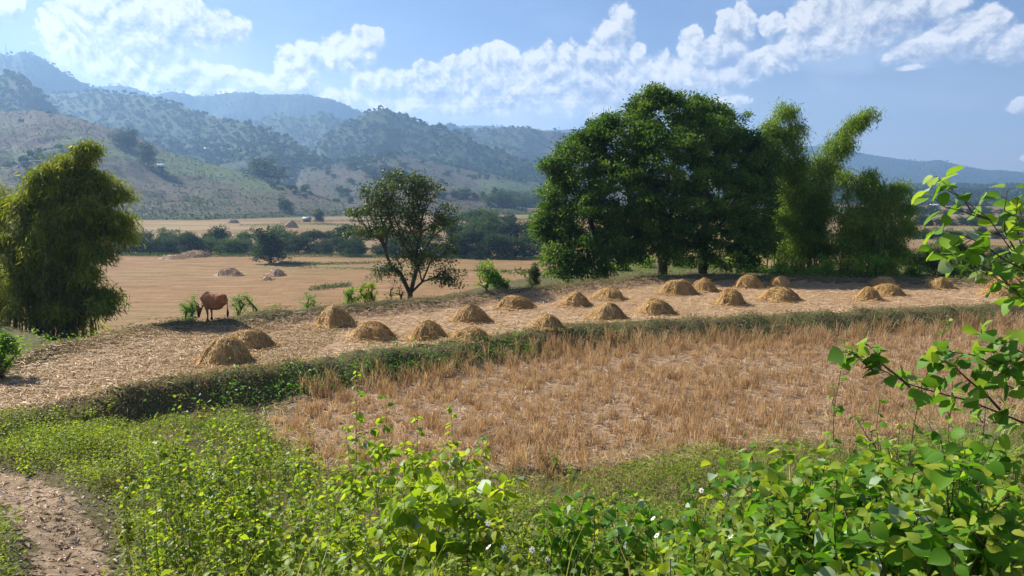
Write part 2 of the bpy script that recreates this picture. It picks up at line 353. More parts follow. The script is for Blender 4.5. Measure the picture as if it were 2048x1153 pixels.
def tube(mb, pts, rad, sides=6, r=None):
    pts = np.asarray(pts, float); k = len(pts); rad = np.broadcast_to(rad, (k,))
    tg = np.gradient(pts, axis=0); tg = norm(tg); ref = np.where(np.abs(tg[:, 2:3]) > .9, [[1., 0, 0]], [[0, 0, 1.]])
    a = norm(np.cross(tg, ref)); b = np.cross(tg, a); an = np.arange(sides)*2*PI/sides
    v = pts[:, None]+rad[:, None, None]*(np.cos(an)[None, :, None]*a[:, None]+np.sin(an)[None, :, None]*b[:, None])
    i = np.arange(k-1)[:, None]*sides; j = np.arange(sides)[None]; j2 = (j+1) % sides
    f = np.stack([i+j, i+j2, i+sides+j2, i+sides+j], -1).reshape(-1, 4); mb.add(v.reshape(-1, 3), f, r)
    mb.add(v[-1], np.array([list(range(sides))]), r)
def boxm(mb, c, s, R=None, r=None):
    v = np.array([[x, y, z] for x in (-.5, .5) for y in (-.5, .5) for z in (-.5, .5)])*np.array(s)
    if R is not None: v = v@np.array(R).T
    mb.add(v+np.array(c), [[0,1,3,2],[4,6,7,5],[0,4,5,1],[2,3,7,6],[0,2,6,4],[1,5,7,3]], r)
# ------------------------------------------------------------------ materials
def leaf_mat(name, stops, trans=.45, rough=.5, spec=.3, tint=(1.25, 1.2, .55)):
    m, n = mat(name); col = n.ramp(n.attr('rnd'), stops)
    b = n.new('ShaderNodeBsdfPrincipled'); n.l.new(col, b.inputs['Base Color']); b.inputs['Roughness'].default_value = rough
    b.inputs['Specular IOR Level'].default_value = spec
    t = n.new('ShaderNodeBsdfTranslucent'); n.put(t.inputs[0], n.mix(1, col, tint, 'MULTIPLY'))
    mx = n.new('ShaderNodeMixShader'); mx.inputs[0].default_value = trans
    n.l.new(b.outputs[0], mx.inputs[1]); n.l.new(t.outputs[0], mx.inputs[2]); n.l.new(mx.outputs[0], n.out.inputs[0]); return m
def bark_mat(name, a, b):
    m, n = mat(name); tc = n.new('ShaderNodeTexCoord').outputs['Object']
    f = n.noise(n.v('MULTIPLY', tc, (6, 6, 1.5)), 2, 6, .65); surf(n, n.ramp(f, [(.3, a), (.7, b)]), .9, f, .6, .03); return m
M = {}
M['weed'] = leaf_mat('weed_leaf', [(0,(.08,.14,.02)),(.35,(.17,.25,.03)),(.7,(.28,.36,.04)),(.9,(.40,.44,.06)),(1,(.28,.18,.08))], .5)
M['weed_yellow'] = leaf_mat('young_leaf', [(0,(.14,.25,.02)),(.5,(.27,.40,.03)),(.95,(.40,.50,.045)),(1,(.48,.42,.06))], .55)
M['shrub'] = leaf_mat('heart_leaf', [(0,(.05,.15,.012)),(.5,(.11,.26,.018)),(.85,(.20,.38,.026)),(1,(.36,.42,.045))], .55, .5, .22)
M['pale'] = leaf_mat('pale_leaf_back', [(0,(.20,.30,.17)),(1,(.33,.42,.26))], .3, .5)
M['bank'] = leaf_mat('bank_weed', [(0,(.05,.15,.018)),(.5,(.10,.26,.03)),(.9,(.18,.36,.04)),(1,(.28,.36,.07))], .45)
M['dry'] = leaf_mat('dry_turf', [(0,(.13,.10,.05)),(.3,(.22,.18,.09)),(.55,(.29,.24,.13)),(.8,(.17,.19,.07)),(1,(.46,.38,.25))], .42, .8, .1, (1.15, 1, .7))
M['straw'] = leaf_mat('straw_strand', [(0,(.34,.20,.09)),(.35,(.48,.31,.16)),(.7,(.60,.43,.26)),(1,(.78,.62,.44))], .2, .6, .25, (1.1, 1, .8))
M['stack'] = leaf_mat('stack_straw', [(0,(.30,.17,.05)),(.4,(.52,.32,.11)),(.75,(.68,.46,.18)),(1,(.82,.63,.34))], .25, .6, .25, (1.1, 1, .7))
M['stubble'] = leaf_mat('stubble_blade', [(0,(.27,.16,.085)),(.4,(.42,.285,.16)),(.75,(.56,.415,.255)),(.94,(.70,.56,.38)),(1,(.22,.26,.07))], .35, .6, .25, (1.15, 1, .7))
M['tree'] = leaf_mat('tree_leaf', [(0,(.034,.08,.014)),(.5,(.07,.15,.02)),(.85,(.14,.24,.03)),(1,(.22,.31,.045))], .5)
M['tree2'] = leaf_mat('sparse_leaf', [(0,(.03,.055,.018)),(.5,(.06,.10,.028)),(.9,(.11,.15,.04)),(1,(.18,.17,.06))], .4)
M['bamboo'] = leaf_mat('bamboo_leaf', [(0,(.07,.11,.016)),(.4,(.15,.20,.022)),(.8,(.28,.31,.034)),(1,(.46,.42,.05))], .5)
M['bamboo_g'] = leaf_mat('green_bamboo_leaf', [(0,(.07,.14,.02)),(.5,(.15,.26,.03)),(.85,(.27,.36,.04)),(1,(.42,.44,.06))], .52)
M['bush'] = leaf_mat('bush_leaf', [(0,(.08,.18,.02)),(.6,(.16,.32,.035)),(1,(.34,.46,.06))], .5)
M['farleaf'] = leaf_mat('far_leaf', [(0,(.026,.052,.02)),(.5,(.042,.078,.026)),(1,(.068,.11,.036))], .3, .7, .1)
M['farleaf2'] = leaf_mat('far_leaf_light', [(0,(.05,.095,.025)),(.5,(.075,.13,.035)),(1,(.12,.18,.05))], .3, .7, .1)
M['blade'] = leaf_mat('reed_blade', [(0,(.14,.26,.06)),(.6,(.26,.38,.14)),(1,(.5,.55,.32))], .4, .4, .4)
M['grass_pale'] = leaf_mat('pale_grass', [(0,(.20,.22,.07)),(.4,(.26,.29,.08)),(.7,(.36,.33,.14)),(1,(.50,.40,.24))], .4)
M['bark'] = bark_mat('bark', (.045,.036,.028), (.11,.09,.07))
M['stem'] = bark_mat('green_stem', (.10,.10,.03), (.18,.16,.06))
M['culm'] = bark_mat('bamboo_culm', (.10,.10,.04), (.22,.19,.09))
M['twig'] = bark_mat('brown_twig', (.07,.045,.03), (.15,.10,.07))

def ground_materials():
    # weedy soil
    m, n = mat('weedy_soil'); P = n.new('ShaderNodeTexCoord').outputs['Object']
    a = n.noise(P, .9, 6, .6); b = n.noise(P, 14, 5, .7)
    c = n.ramp(b, [(.3, (.055,.04,.022)), (.55, (.13,.11,.05)), (.75, (.22,.20,.09))])
    c = n.mix(n.rng(a, .42, .62), c, n.ramp(b, [(.3, (.05,.05,.02)), (.7, (.15,.15,.06))])); surf(n, c, .95, b, .8, .06); M['soil'] = m
    # straw covered terrace
    m, n = mat('straw_ground'); P = n.new('ShaderNodeTexCoord').outputs['Object']
    a = n.noise(P, .35, 5, .6); b = n.noise(n.v('MULTIPLY', P, (1, 2.6, 1)), 9, 6, .7, 1.5); d = n.noise(P, 45, 3, .6)
    c = n.ramp(b, [(.25, (.20,.12,.06)), (.45, (.37,.25,.145)), (.62, (.50,.36,.23)), (.8, (.66,.52,.36))])
    c = n.mix(n.rng(a, .45, .7, 0, .6), c, n.ramp(d, [(.3, (.22,.15,.09)), (.7, (.46,.33,.22))]))
    surf(n, c, .9, b, .9, .06); M['straw_ground'] = m
    m, n = mat('stubble_ground'); P = n.new('ShaderNodeTexCoord').outputs['Object']
    b = n.noise(n.v('MULTIPLY', P, (1, 1.5, 1)), 10, 6, .72, 1.); a = n.noise(P, .6, 4, .6)
    c = n.ramp(b, [(.28, (.10,.065,.04)), (.45, (.24,.16,.10)), (.62, (.40,.285,.185)), (.8, (.58,.44,.31))])
    surf(n, n.mix(n.rng(a, .4, .7, 0, .35), c, (.18,.115,.07)), .95, b, .9, .06); M['stubble_ground'] = m
    m, n = mat('path_dirt'); P = n.new('ShaderNodeTexCoord').outputs['Object']
    b = n.noise(P, 7, 7, .7); c = n.ramp(b, [(.3, (.14,.095,.06)), (.5, (.26,.185,.12)), (.72, (.42,.325,.225))]); surf(n, c, .95, b, .7, .05); M['path'] = m
    # far land: attributes forest / pink / green are where woods, harvested plots and grass plots lie
    m, n = mat('far_land'); P = n.new('ShaderNodeTexCoord').outputs['Object']
    fo = n.attr('forest'); ty = n.attr('plot'); 
    g1 = n.noise(P, .02, 6, .65); g2 = n.noise(P, .16, 5, .7); g3 = n.noise(n.v('MULTIPLY', P, (.10, .5, .2)), 1, 5, .7)
    scrub = n.ramp(g2, [(.32, (.025,.038,.016)), (.5, (.06,.066,.034)), (.68, (.12,.10,.06))])
    brown = n.ramp(g2, [(.3, (.036,.030,.020)), (.5, (.072,.056,.038)), (.7, (.12,.092,.065))])
    green = n.ramp(g2, [(.3, (.035,.06,.02)), (.6, (.075,.11,.035)), (.8, (.13,.16,.055))])
    hill = n.mix(n.rng(g1, .42, .58), scrub, brown)
    hill = n.mix(n.attr('soil'), hill, brown); hill = n.mix(n.attr('green'), hill, green)
    wood = n.ramp(g2, [(.3, (.016,.036,.012)), (.55, (.035,.066,.022)), (.75, (.07,.105,.035))])
    hill = n.mix(fo, hill, wood)
    pad = n.ramp(g3, [(.3, (.15,.082,.032)), (.5, (.23,.132,.055)), (.7, (.31,.19,.085))])
    cell = n.voro(n.v('MULTIPLY', P, (.012, .022, 0)), 1, 0, 'F1', 'Color')
    sx = n.new('ShaderNodeSeparateColor'); n.l.new(cell, sx.inputs[0])
    padc = n.ramp(sx.outputs[0], [(0, (.20,.115,.055)), (.3, (.26,.16,.07)), (.5, (.24,.15,.10)), (.7, (.18,.17,.07)), (.9, (.30,.22,.12))], 'CONSTANT')
    pad2 = n.mix(.62, pad, padc)
    pad = n.mix(n.rng(n.v('DOT_PRODUCT', P, (0, 1, 0)), 245, 262), pad, pad2)
    ed = n.voro(n.v('MULTIPLY', P, (.012, .022, 0)), 1, 0, 'DISTANCE_TO_EDGE'); 
    eg = n.m('MULTIPLY', n.rng(ed, .012, .03, 1, 0), n.rng(n.v('DOT_PRODUCT', P, (0, 1, 0)), 245, 262))
    pad = n.mix(n.m('MULTIPLY', eg, .8), pad, (.10,.13,.045))
    pad = n.mix(n.rng(n.noise(n.v('MULTIPLY', P, (.5, 1.6, 1)), .045, 5, .6), .5, .72, 0, .7), pad, (.17,.16,.055)); pad = n.mix(n.rng(n.noise(n.v('MULTIPLY', P, (.6, 3, 1)), .09, 5, .7), .56, .7, 0, .6), pad, (.36,.25,.15))
    c = n.mix(ty, hill, pad)
    surf(n, c, .95, g2, .6, 1.5); M['far'] = m
ground_materials()
# ------------------------------------------------------------------ ground meshes
def near_ground():
    xs = np.concatenate([np.arange(-112, -20, 1.), np.arange(-20, -10, .17), np.arange(-10, -3, .07), np.arange(-3, 30, .17), np.arange(30, 112, 1.)])
    ys = np.concatenate([np.arange(-8, 3, .5), np.arange(3, 5, .17), np.arange(5, 13, .07), np.arange(13, 44, .17), np.arange(44, 132, 1.)])
    X, Y = np.meshgrid(xs, ys); Z = Hn(X, Y); nx = len(xs)
    v = np.stack([X, Y, Z], -1).reshape(-1, 3)
    i, j = np.meshgrid(np.arange(len(ys)-1), np.arange(nx-1), indexing='ij'); a = (i*nx+j).ravel()
    f = np.stack([a, a+1, a+nx+1, a+nx], 1); c = v[f].mean(1); cx, cy = c[:, 0], c[:, 1]
    jit = (fbm(cx*1.1, cy*1.1, 9, 3)-.5)*.9
    F = pl(cx, FX); B = pl(cx, BX); L = pl(cx, LX); keep = (v[f][:, :, 2].max(1) > VAL+.02)
    path = (pdist(cx, cy, PATH) < .40+jit*.35+.18*(fbm(cx*7, cy*7, 19, 2)-.5)) & (cy < 14)
    terr = (cy > F+.75+jit) & (cy < B-.7+jit*.5) & (cx > -13.5)
    pad = (cy < F-1.25+jit*.6) & (cy > L+jit*.8) & (cx > -5.6+jit)
    for nm, m, k in (('footpath', 'path', path), ('straw_field', 'straw_ground', terr & ~path), ('stubble_field', 'stubble_ground', pad & ~path & ~terr), ('ground', 'soil', ~path & ~terr & ~pad)):
        ff = f[k & keep]; u, inv = np.unique(ff, return_inverse=True); mb = MB(); mb.add(v[u], inv.reshape(-1, 4))
        tag(mb.build(nm, M[m], smooth=True), kind='structure')
near_ground()
def far_ground():
    ts = np.concatenate([np.linspace(-1.1, -.76, 60)[:-1], np.linspace(-.76, .76, 950), np.linspace(.76, 1.1, 60)[1:]])
    Ys = np.concatenate([np.linspace(40, 120, 30)[:-1], np.geomspace(120, YMAX, 560)]); T, Y = np.meshgrid(ts, Ys); X = T*Y
    Zf, lay = Hf(X, Y, True); Z = np.where(Y < 128, VAL, Zf)
    v = np.stack([X, Y, Z], -1).reshape(-1, 3); nx = len(ts)
    i, j = np.meshgrid(np.arange(len(Ys)-1), np.arange(nx-1), indexing='ij'); a = (i*nx+j).ravel()
    f = np.stack([a, a+1, a+nx+1, a+nx], 1)
    fo = np.zeros_like(X)
    for k, R_ in enumerate(RIDGES):
        th = 1-R_['fo']; nz = fbm(X/140, Y/180, 90+k, 4); fo = np.where(lay == k, sstep(th-.12, th+.12, nz*.8+.1) if R_['fo'] < 1 else 1, fo)
    fo = np.where((lay < 0) & (Y > 900), sstep(.48, .55, fbm(X/220, Y/300, 33, 3)), fo)
    soil = sstep(.52, .58, fbm(X/170, Y/230, 55, 3))*(lay >= 0); green = sstep(.55, .62, fbm(X/120+9, Y/200, 66, 3))*(lay >= 0)
    k_f = [r['n'] for r in RIDGES].index('foothill'); soil = np.where(lay == k_f, 1, soil); green = np.where(lay == k_f, 0, green)
    plot = (lay < 0).astype(float)*(1-fo)
    low = (lay.reshape(-1)[f].max(1) < 0)
    for nm, k in (('valley_floor', low), ('hills', ~low)):
        ff = f[k]; u, inv = np.unique(ff, return_inverse=True); mb = MB(); mb.add(v[u], inv.reshape(-1, 4))
        o = mb.build(nm, M['far'], smooth=True)
        for an, A in (('forest', fo), ('soil', soil), ('green', green), ('plot', plot)):
            at_ = o.data.attributes.new(an, 'FLOAT', 'POINT'); at_.data.foreach_set('value', A.reshape(-1)[u].astype(np.float32))
        tag(o, kind='structure')
far_ground()
# ------------------------------------------------------------------ vegetation builders
def skeleton(base, att, trunk=None, wander=.12, straight=.45):
    pts = [np.array(base, float)]; par = [-1]; plen = [0.]
    for p in (trunk or []):
        pts.append(np.array(p, float)); par.append(len(pts)-2); plen.append(plen[-1]+np.linalg.norm(pts[-1]-pts[-2]))
    start = max(0, len(pts)-1); ntr = len(pts)
    att = att[np.argsort(np.linalg.norm(att-pts[start], axis=1))]; tips = []
    for a in att:
        P = np.array(pts); L = np.array(plen); d = np.linalg.norm(P-a, axis=1)
        cost = d+straight*L+np.where(P[:, 2] > a[2]+.3*d, d*.8, 0)
        if ntr > 1: cost[:max(0, ntr-2)] += 1e3
        j = int(np.argmin(cost)); n = max(1, int(d[j]/.7)); p0 = pts[j]
        for k in range(1, n+1):
            u = k/n; q = p0+(a-p0)*u; q = q+np.array([RS.normal(), RS.normal(), RS.normal()])*wander*d[j]*.25*math.sin(u*PI)+np.array([0, 0, .10*d[j]*math.sin(u*PI)])
            pts.append(q); par.append(j if k == 1 else len(pts)-2); plen.append(plen[par[-1]]+np.linalg.norm(q-pts[par[-1]]))
        tips.append(len(pts)-1)
    cnt = np.zeros(len(pts)); cnt[tips] = 1
    for i in range(len(pts)-1, 0, -1): cnt[par[i]] += cnt[i]
    return np.array(pts), np.array(par), cnt, tips
def limbs(mb, P, par, cnt, r0, r_tip, sides=5, keep=None):
    ex = .5; k = (r0-r_tip)/max(1e-6, cnt[0]**ex); R_ = r_tip+k*np.maximum(0, cnt)**ex; R_[cnt <= 1] = r_tip
    i = np.arange(1, len(P)); 
    if keep is not None: i = i[keep[i]]
    a = P[par[i]]; b = P[i]; d = norm(b-a); ref = np.where(np.abs(d[:, 2:3]) > .9, [[1., 0, 0]], [[0, 0, 1.]]); s = norm(np.cross(d, ref)); t = np.cross(d, s)
    an = np.arange(sides)*2*PI/sides; off = np.cos(an)[None, :, None]*s[:, None]+np.sin(an)[None, :, None]*t[:, None]
    ra = np.minimum(R_[par[i]], R_[i]*1.25); v = np.concatenate([a[:, None]+off*ra[:, None, None], (b+d*R_[i][:, None]*.3)[:, None]+off*R_[i][:, None, None]], 1)
    j = np.arange(sides); j2 = (j+1) % sides; f = np.stack([j, j2, sides+j2, sides+j], 1)
    f = f[None]+(np.arange(len(i))*2*sides)[:, None, None]; mb.add(v.reshape(-1, 3), f.reshape(-1, 4))
def clusters(mb, tips, dirs, n, rad, size, aspect=.5, tmpl=QUAD, droop=.3, flat=.55, rlow=0, rhi=1, up=.5):
    k = len(tips); c = np.repeat(tips, n, axis=0); dd = np.repeat(dirs, n, axis=0); m = len(c)
    off = RS.normal(size=(m, 3))*rad*.5; off[:, 2] *= flat; along = RS.rand(m, 1)*rad*1.1; c = c+off+dd*(along-.3*rad)
    c[:, 2] -= droop*(along[:, 0]**2)/max(rad, 1e-6)*.6
    ld = norm(dd*.6+rdir(m)*.9+np.array([0, 0, -droop])); nn = norm(rdir(m)+np.array([0, 0, up])); R_ = frames(ld, nn)
    sz = size*(.6+.8*RS.rand(m)); sc = np.stack([sz, sz*aspect, sz], 1)
    rnd = np.clip(np.repeat(rlow+(rhi-rlow)*RS.rand(k), n)*.6+RS.rand(m)*.4, 0, 1); mb.inst(tmpl[0], tmpl[1], c, R_, sc, rnd)
def shell(c, r, n, inner=.55, lowcut=-.6):
    d = rdir(int(n*2.2)); d = d[d[:, 2] > lowcut][:n]; u = (inner+(1-inner)*RS.rand(len(d), 1)**.6); return np.array(c)+d*u*np.array(r), d
def lobe_tree(name, label, cat, base, lobes, trunk, r0, per, lrad, lsize, mleaf, aspect=.45, r_tip=.012, inner=.5, droop=.3, group=None, straight=.45, sides=6, bark='bark', wander=.12, flat=.55, tmpl=QUAD, crown_name='crown', up=.5):
    A = []; Dv = []
    for c, r, n in lobes:
        p, d = shell(c, r, n, inner); A.append(p); Dv.append(d)
    A = np.concatenate(A)-np.array(base); trunk = [np.array(q)-np.array(base) for q in (trunk or [])]
    P, par, cnt, tips = skeleton((0, 0, -.25), A, trunk, wander, straight)
    e = empty(name, base); tag(e, label, cat, group)
    mb = MB(); limbs(mb, P, par, cnt, r0, r_tip, sides); mb.build('trunk', M[bark], e, smooth=True)
    T = P[tips]; dirs = norm(T-P[par[tips]]); mb = MB(); clusters(mb, T, dirs, per, lrad, lsize, aspect, tmpl, droop, flat, up=up)
    # second set of leaves along the last lengths of each bough
    k = [t for t in range(len(P)) if 0 < cnt[t] <= 2 and t not in set(tips)]
    if k: clusters(mb, P[k], norm(P[k]-P[par[k]]), max(2, per//3), lrad*.8, lsize, aspect, tmpl, droop, flat, up=up)
    mb.build(crown_name, M[mleaf], e); return e
def L(px, py, rx, ry, Y, n, ryd=None):
    c = at(px, py, Y); return (tuple(c), (rx/PX_F*Y, (ryd or (rx*.9))/PX_F*Y, ry/PX_F*Y), n)

# ------------------------------------------------------------------ the group of big trees
def big_trees():
    def base(px, Y): t, _ = ray(px, 550); return (t*Y, Y, hz(t*Y, Y)-.05)
    b = base(1325, 47); lobes = [L(1320,235,62,52,47,60), L(1308,200,18,22,46.5,12), L(1240,290,70,60,46,60), L(1330,330,95,80,45,90), L(1400,290,70,60,47,60), L(1250,400,90,80,44.5,80), L(1340,440,90,70,44,80), L(1300,500,70,34,44,40), L(1205,262,20,24,46,14),L(1175,300,35,34,46,24)]
    tr = [at(1325,520,46.6), at(1327,470,46.3), at(1322,400,46.2)]
    lobe_tree('leafy_tree', 'tallest dark green tree, dense feathery crown over a forked trunk behind the far bund', 'tree', b, lobes, tr, .34, 200, .52, .19, 'tree', aspect=.4, inner=.6)
    b = base(1405, 48); lobes = [L(1400,240,52,44,49,40), L(1450,262,55,50,49,50), L(1480,330,60,70,48,70), L(1500,400,50,60,47.5,50), L(1430,390,90,80,46,80), L(1440,470,95,60,45.5,80), L(1510,480,40,50,46.5,30), L(1530,330,24,60,49,20), L(1430,520,80,22,46,20)]
    tr = [at(1405,520,47.6), at(1404,470,47.4), at(1415,400,47.4)]
    lobe_tree('leafy_tree', 'dark green tree with a straight trunk, right of the tallest tree and beside the bamboo', 'tree', b, lobes, tr, .32, 200, .52, .19, 'tree', aspect=.4, inner=.6)
    b = base(1215, 45); lobes = [L(1160,330,60,50,45.5,50), L(1140,400,55,55,44.5,50), L(1120,370,28,26,45,18), L(1190,440,70,60,43.8,60), L(1115,470,38,40,44,28), L(1150,500,60,42,43,40), L(1230,500,50,36,43,26), L(1090,448,22,30,44,12), L(1105,335,16,18,45,8), L(1125,530,36,26,42.5,18),L(1180,535,40,20,42.5,14)]
    tr = [at(1208,530,44.6), at(1195,490,44.2), at(1180,440,44.2)]
    lobe_tree('leafy_tree', 'lighter green tree with low drooping boughs at the left end of the big tree group', 'tree', b, lobes, tr, .20, 180, .52, .18, 'tree', aspect=.4, inner=.5, droop=.5)
big_trees()
# ------------------------------------------------------------------ sparse tree left of them
def sparse_tree():
    Y = 38; t, _ = ray(822, 595); b = (t*Y, Y, hz(t*Y, Y)-.05)
    lobes = [L(800,375,60,34,38,26), L(850,395,48,40,38,24), L(760,410,52,34,38,24), L(715,432,34,20,38,9), L(770,470,60,40,37.5,24), L(845,470,62,48,38,30), L(880,440,30,40,38,12), L(720,470,30,14,38,6), L(800,440,60,50,38.5,30), L(820,530,62,34,37.5,18), L(888,556,30,20,37.5,13), L(780,545,26,16,37.5,8), L(860,510,50,26,37.5,14)]
    tr = [at(820,588,38)]
    lobe_tree('sparse_tree', 'thin grey-green tree with bare forking boughs, standing alone beyond the far bund', 'tree', b, lobes, tr, .15, 96, .42, .12, 'tree2', aspect=.5, inner=.15, r_tip=.010, straight=.62, droop=.25, wander=.16)
sparse_tree()
# ------------------------------------------------------------------ bamboo
BLEAF = outline_leaf([(0,.05),(.3,.5),(1,.02)], .25, .0)
def bamboo(label, base, spec, mleaf, per=16, nodes=26, lsize=.19, nculm=40, rad=1.2, first=.22, group='bamboo clumps', spray=.55, rfol=1.):
    # spec: list of (tip point, sag) in world coordinates; culms share them with scatter
    e = empty('bamboo_clump', base); tag(e, label, 'bamboo', group); b0 = np.array(base); fol = MB()
    for k in range(nculm):
        tip, sc, sag = spec[k % len(spec)]; tip = np.array(tip)-b0+RS.normal(size=3)*sc*np.array([1, 1, .45])
        an = RS.rand()*2*PI; rr = rad*math.sqrt(RS.rand()); p0 = np.array([math.cos(an)*rr, math.sin(an)*rr, 0]); p0[2] = hz(p0[0]+b0[0], p0[1]+b0[1])-b0[2]-.15
        s = np.linspace(0, 1, 15); hor = (tip-p0); pts = p0+np.stack([hor[0]*s**2.1, hor[1]*s**2.1, hor[2]*(s+sag*np.sin(s*PI)*s*1.2)], 1)
        m = MB(); tube(m, pts, np.linspace(.032, .006, 15), 5); m.build('culm', M['culm'], e, smooth=True)
        u = first+(1-first)*RS.rand(nodes)**.75; u[-4:] = [.93, .96, .98, 1.]
        q = np.stack([np.interp(u, s, pts[:, i]) for i in range(3)], 1); d = norm(np.stack([np.cos(RS.rand(nodes)*9), np.sin(RS.rand(nodes)*9), np.zeros(nodes)], 1)*.8+rdir(nodes)*.4)
        q = q+d*RS.rand(nodes, 1)*spray*np.clip(1.3-u, .25, 1)[:, None]
        clusters(fol, q, norm(d+np.array([0, 0, -.5])), per, spray*rfol, lsize, .17, BLEAF, .7, .8, up=.3)
    fol.build('foliage', M[mleaf], e); return e
def bamboos():
    def W(px, py, Y, sc=.35, sag=.25): return (tuple(at(px, py, Y)), sc, sag)
    t, _ = ray(105, 660); Y = 31.; b = (t*Y, Y, hz(t*Y, Y)); Q = 31/24.
    bamboo('tall bamboo clump with dark slender culms left of the grazing cow', b,
        [W(146,322,31,.2), W(106,345,31,.25), W(162,338,31,.2), W(206,352,31,.2,.3), W(232,385,31,.22,.35), W(242,440,31,.2,.45), W(56,395,31,.3), W(11,405,31,.35), W(86,370,30.5,.25), W(184,400,30.4,.3), W(209,500,30.3,.25,.45), W(116,430,30.3,.4), W(26,480,30.4,.4), W(216,590,30.6,.16,.5), W(178,290,31,.06,.2), W(144,450,30.2,.4), W(66,540,30.2,.4,.3), W(154,540,30,.4,.3), W(194,610,30,.3,.4), W(126,610,30,.5,.3), W(249,470,31,.12,.5), W(174,365,30.6,.2)],
        'bamboo', nculm=96, nodes=20, per=56, rad=1.7, lsize=.23, first=.22, spray=.36)
    t, _ = ray(-40, 660); Y = 33.; b = (t*Y, Y, hz(t*Y, Y))
    bamboo('yellowish bamboo clump at the left edge behind the tall dark one', b, [W(-20,385,33,.4), W(40,398,33,.4), W(-90,380,33,.6), W(10,450,32.5,.5), W(-30,520,32,.5), W(30,560,32,.4), W(0,600,32,.4)], 'bamboo', nculm=45, nodes=40, per=24, rad=1.5, lsize=.16)
    t, _ = ray(1590, 540); Y = 50.; b = (t*Y, Y, hz(t*Y, Y))
    bamboo('tall green bamboo clump with two plumes high over its right side, beside the big trees', b,
        [W(1568,212,50,.25,.15), W(1535,245,50,.3,.12), W(1585,262,50,.4,.15), W(1575,320,50,.55), W(1742,222,50,.12,.08), W(1722,240,50,.14,.05), W(1690,285,50,.2,.05), W(1555,340,49,.6), W(1600,370,48.5,.7), W(1610,430,48,.7,.3), W(1560,430,48,.7), W(1640,390,49,.5), W(1540,480,48,.7,.3), W(1660,330,50,.25,.05), W(1640,470,48,.7,.4), W(1665,420,48.5,.5,.3), W(1660,500,48,.5,.4)],
        'bamboo_g', nculm=76, nodes=25, per=40, rad=2.0, lsize=.25, spray=.5, first=.28)
    t, _ = ray(1735, 540); Y = 47.; b = (t*Y, Y, hz(t*Y, Y))
    bamboo('low spreading bamboo clump with arching tips at the right end of the tree group', b,
        [W(1800,372,47,.3,.25), W(1735,345,47,.15,.1), W(1815,410,47,.35,.35), W(1822,455,46.5,.3,.45), W(1740,370,47,.45,.15), W(1690,350,47,.3,.1), W(1760,430,46,.6,.3), W(1700,430,46,.6,.3), W(1730,480,45.5,.7,.4), W(1810,500,46,.35,.5), W(1670,470,46,.7,.3)],
        'bamboo_g', nculm=52, nodes=22, per=34, rad=1.9, lsize=.24, spray=.5, first=.25)
bamboos()
# ------------------------------------------------------------------ haystacks
STACKS = [(440,735,98,54,.9,'large pointed straw stack, nearest of all, at the left end of the terrace'),(492,701,80,33,.6,'low straw stack just behind the nearest large one'),
 (667,658,76,40,.9,'peaked straw stack at the foot of the far bund, right of the cow'),(740,686,86,38,.8,'wide straw stack, second in the front row from the left group'),
 (855,687,78,42,1.2,'pointed pale straw stack by the green bank in the front row'),(940,684,66,27,.6,'low straw stack beside the pointed pale one, on the near bund'),
 (941,650,68,37,.9,'rounded straw stack directly behind a lower one on the near bund'),(1030,623,66,26,.7,'small straw stack with a slumped left side near the far bund'),
 (1095,661,64,30,.8,'grey-topped straw stack alone on the near bund in the middle'),(1152,617,60,27,.8,'small domed straw stack left of a wider one under the leaning tree'),
 (1218,645,62,37,.9,'steep straw stack in front of the wide one, by the near bund'),(1221,604,60,27,.8,'wide-footed straw stack close to the far bund below the left tree'),
 (1315,632,60,33,.5,'orange flat-topped straw stack standing alone mid-terrace'),(1360,594,62,30,.45,'broad rounded straw stack below the tallest tree'),
 (1411,587,52,28,.9,'peaked straw stack touching the broad one below the tallest tree'),(1467,616,54,33,.6,'tall rounded straw stack right of the tree shadow gap'),
 (1500,582,52,27,.8,'shaded straw stack below the bamboo, left of another shaded one'),(1565,607,68,26,.7,'golden straw stack trailing to the left, in front of the shade'),
 (1567,580,46,22,.7,'small dark straw stack shaded below the bamboo'),(1741,606,42,26,.7,'small shaded straw stack in front of the shaded pair'),
 (1782,596,54,26,.7,'front stack of the shaded pair at the right'),(1776,578,50,18,.6,'rear stack of the shaded pair at the right'),
 (1890,583,48,23,.5,'sunlit straw stack below the leafy branch at the right'),(2032,588,76,34,.7,'tall sunlit straw stack cut by the right picture edge'),(2008,597,62,16,.6,'flat heap of straw in front of the stack at the right edge')]
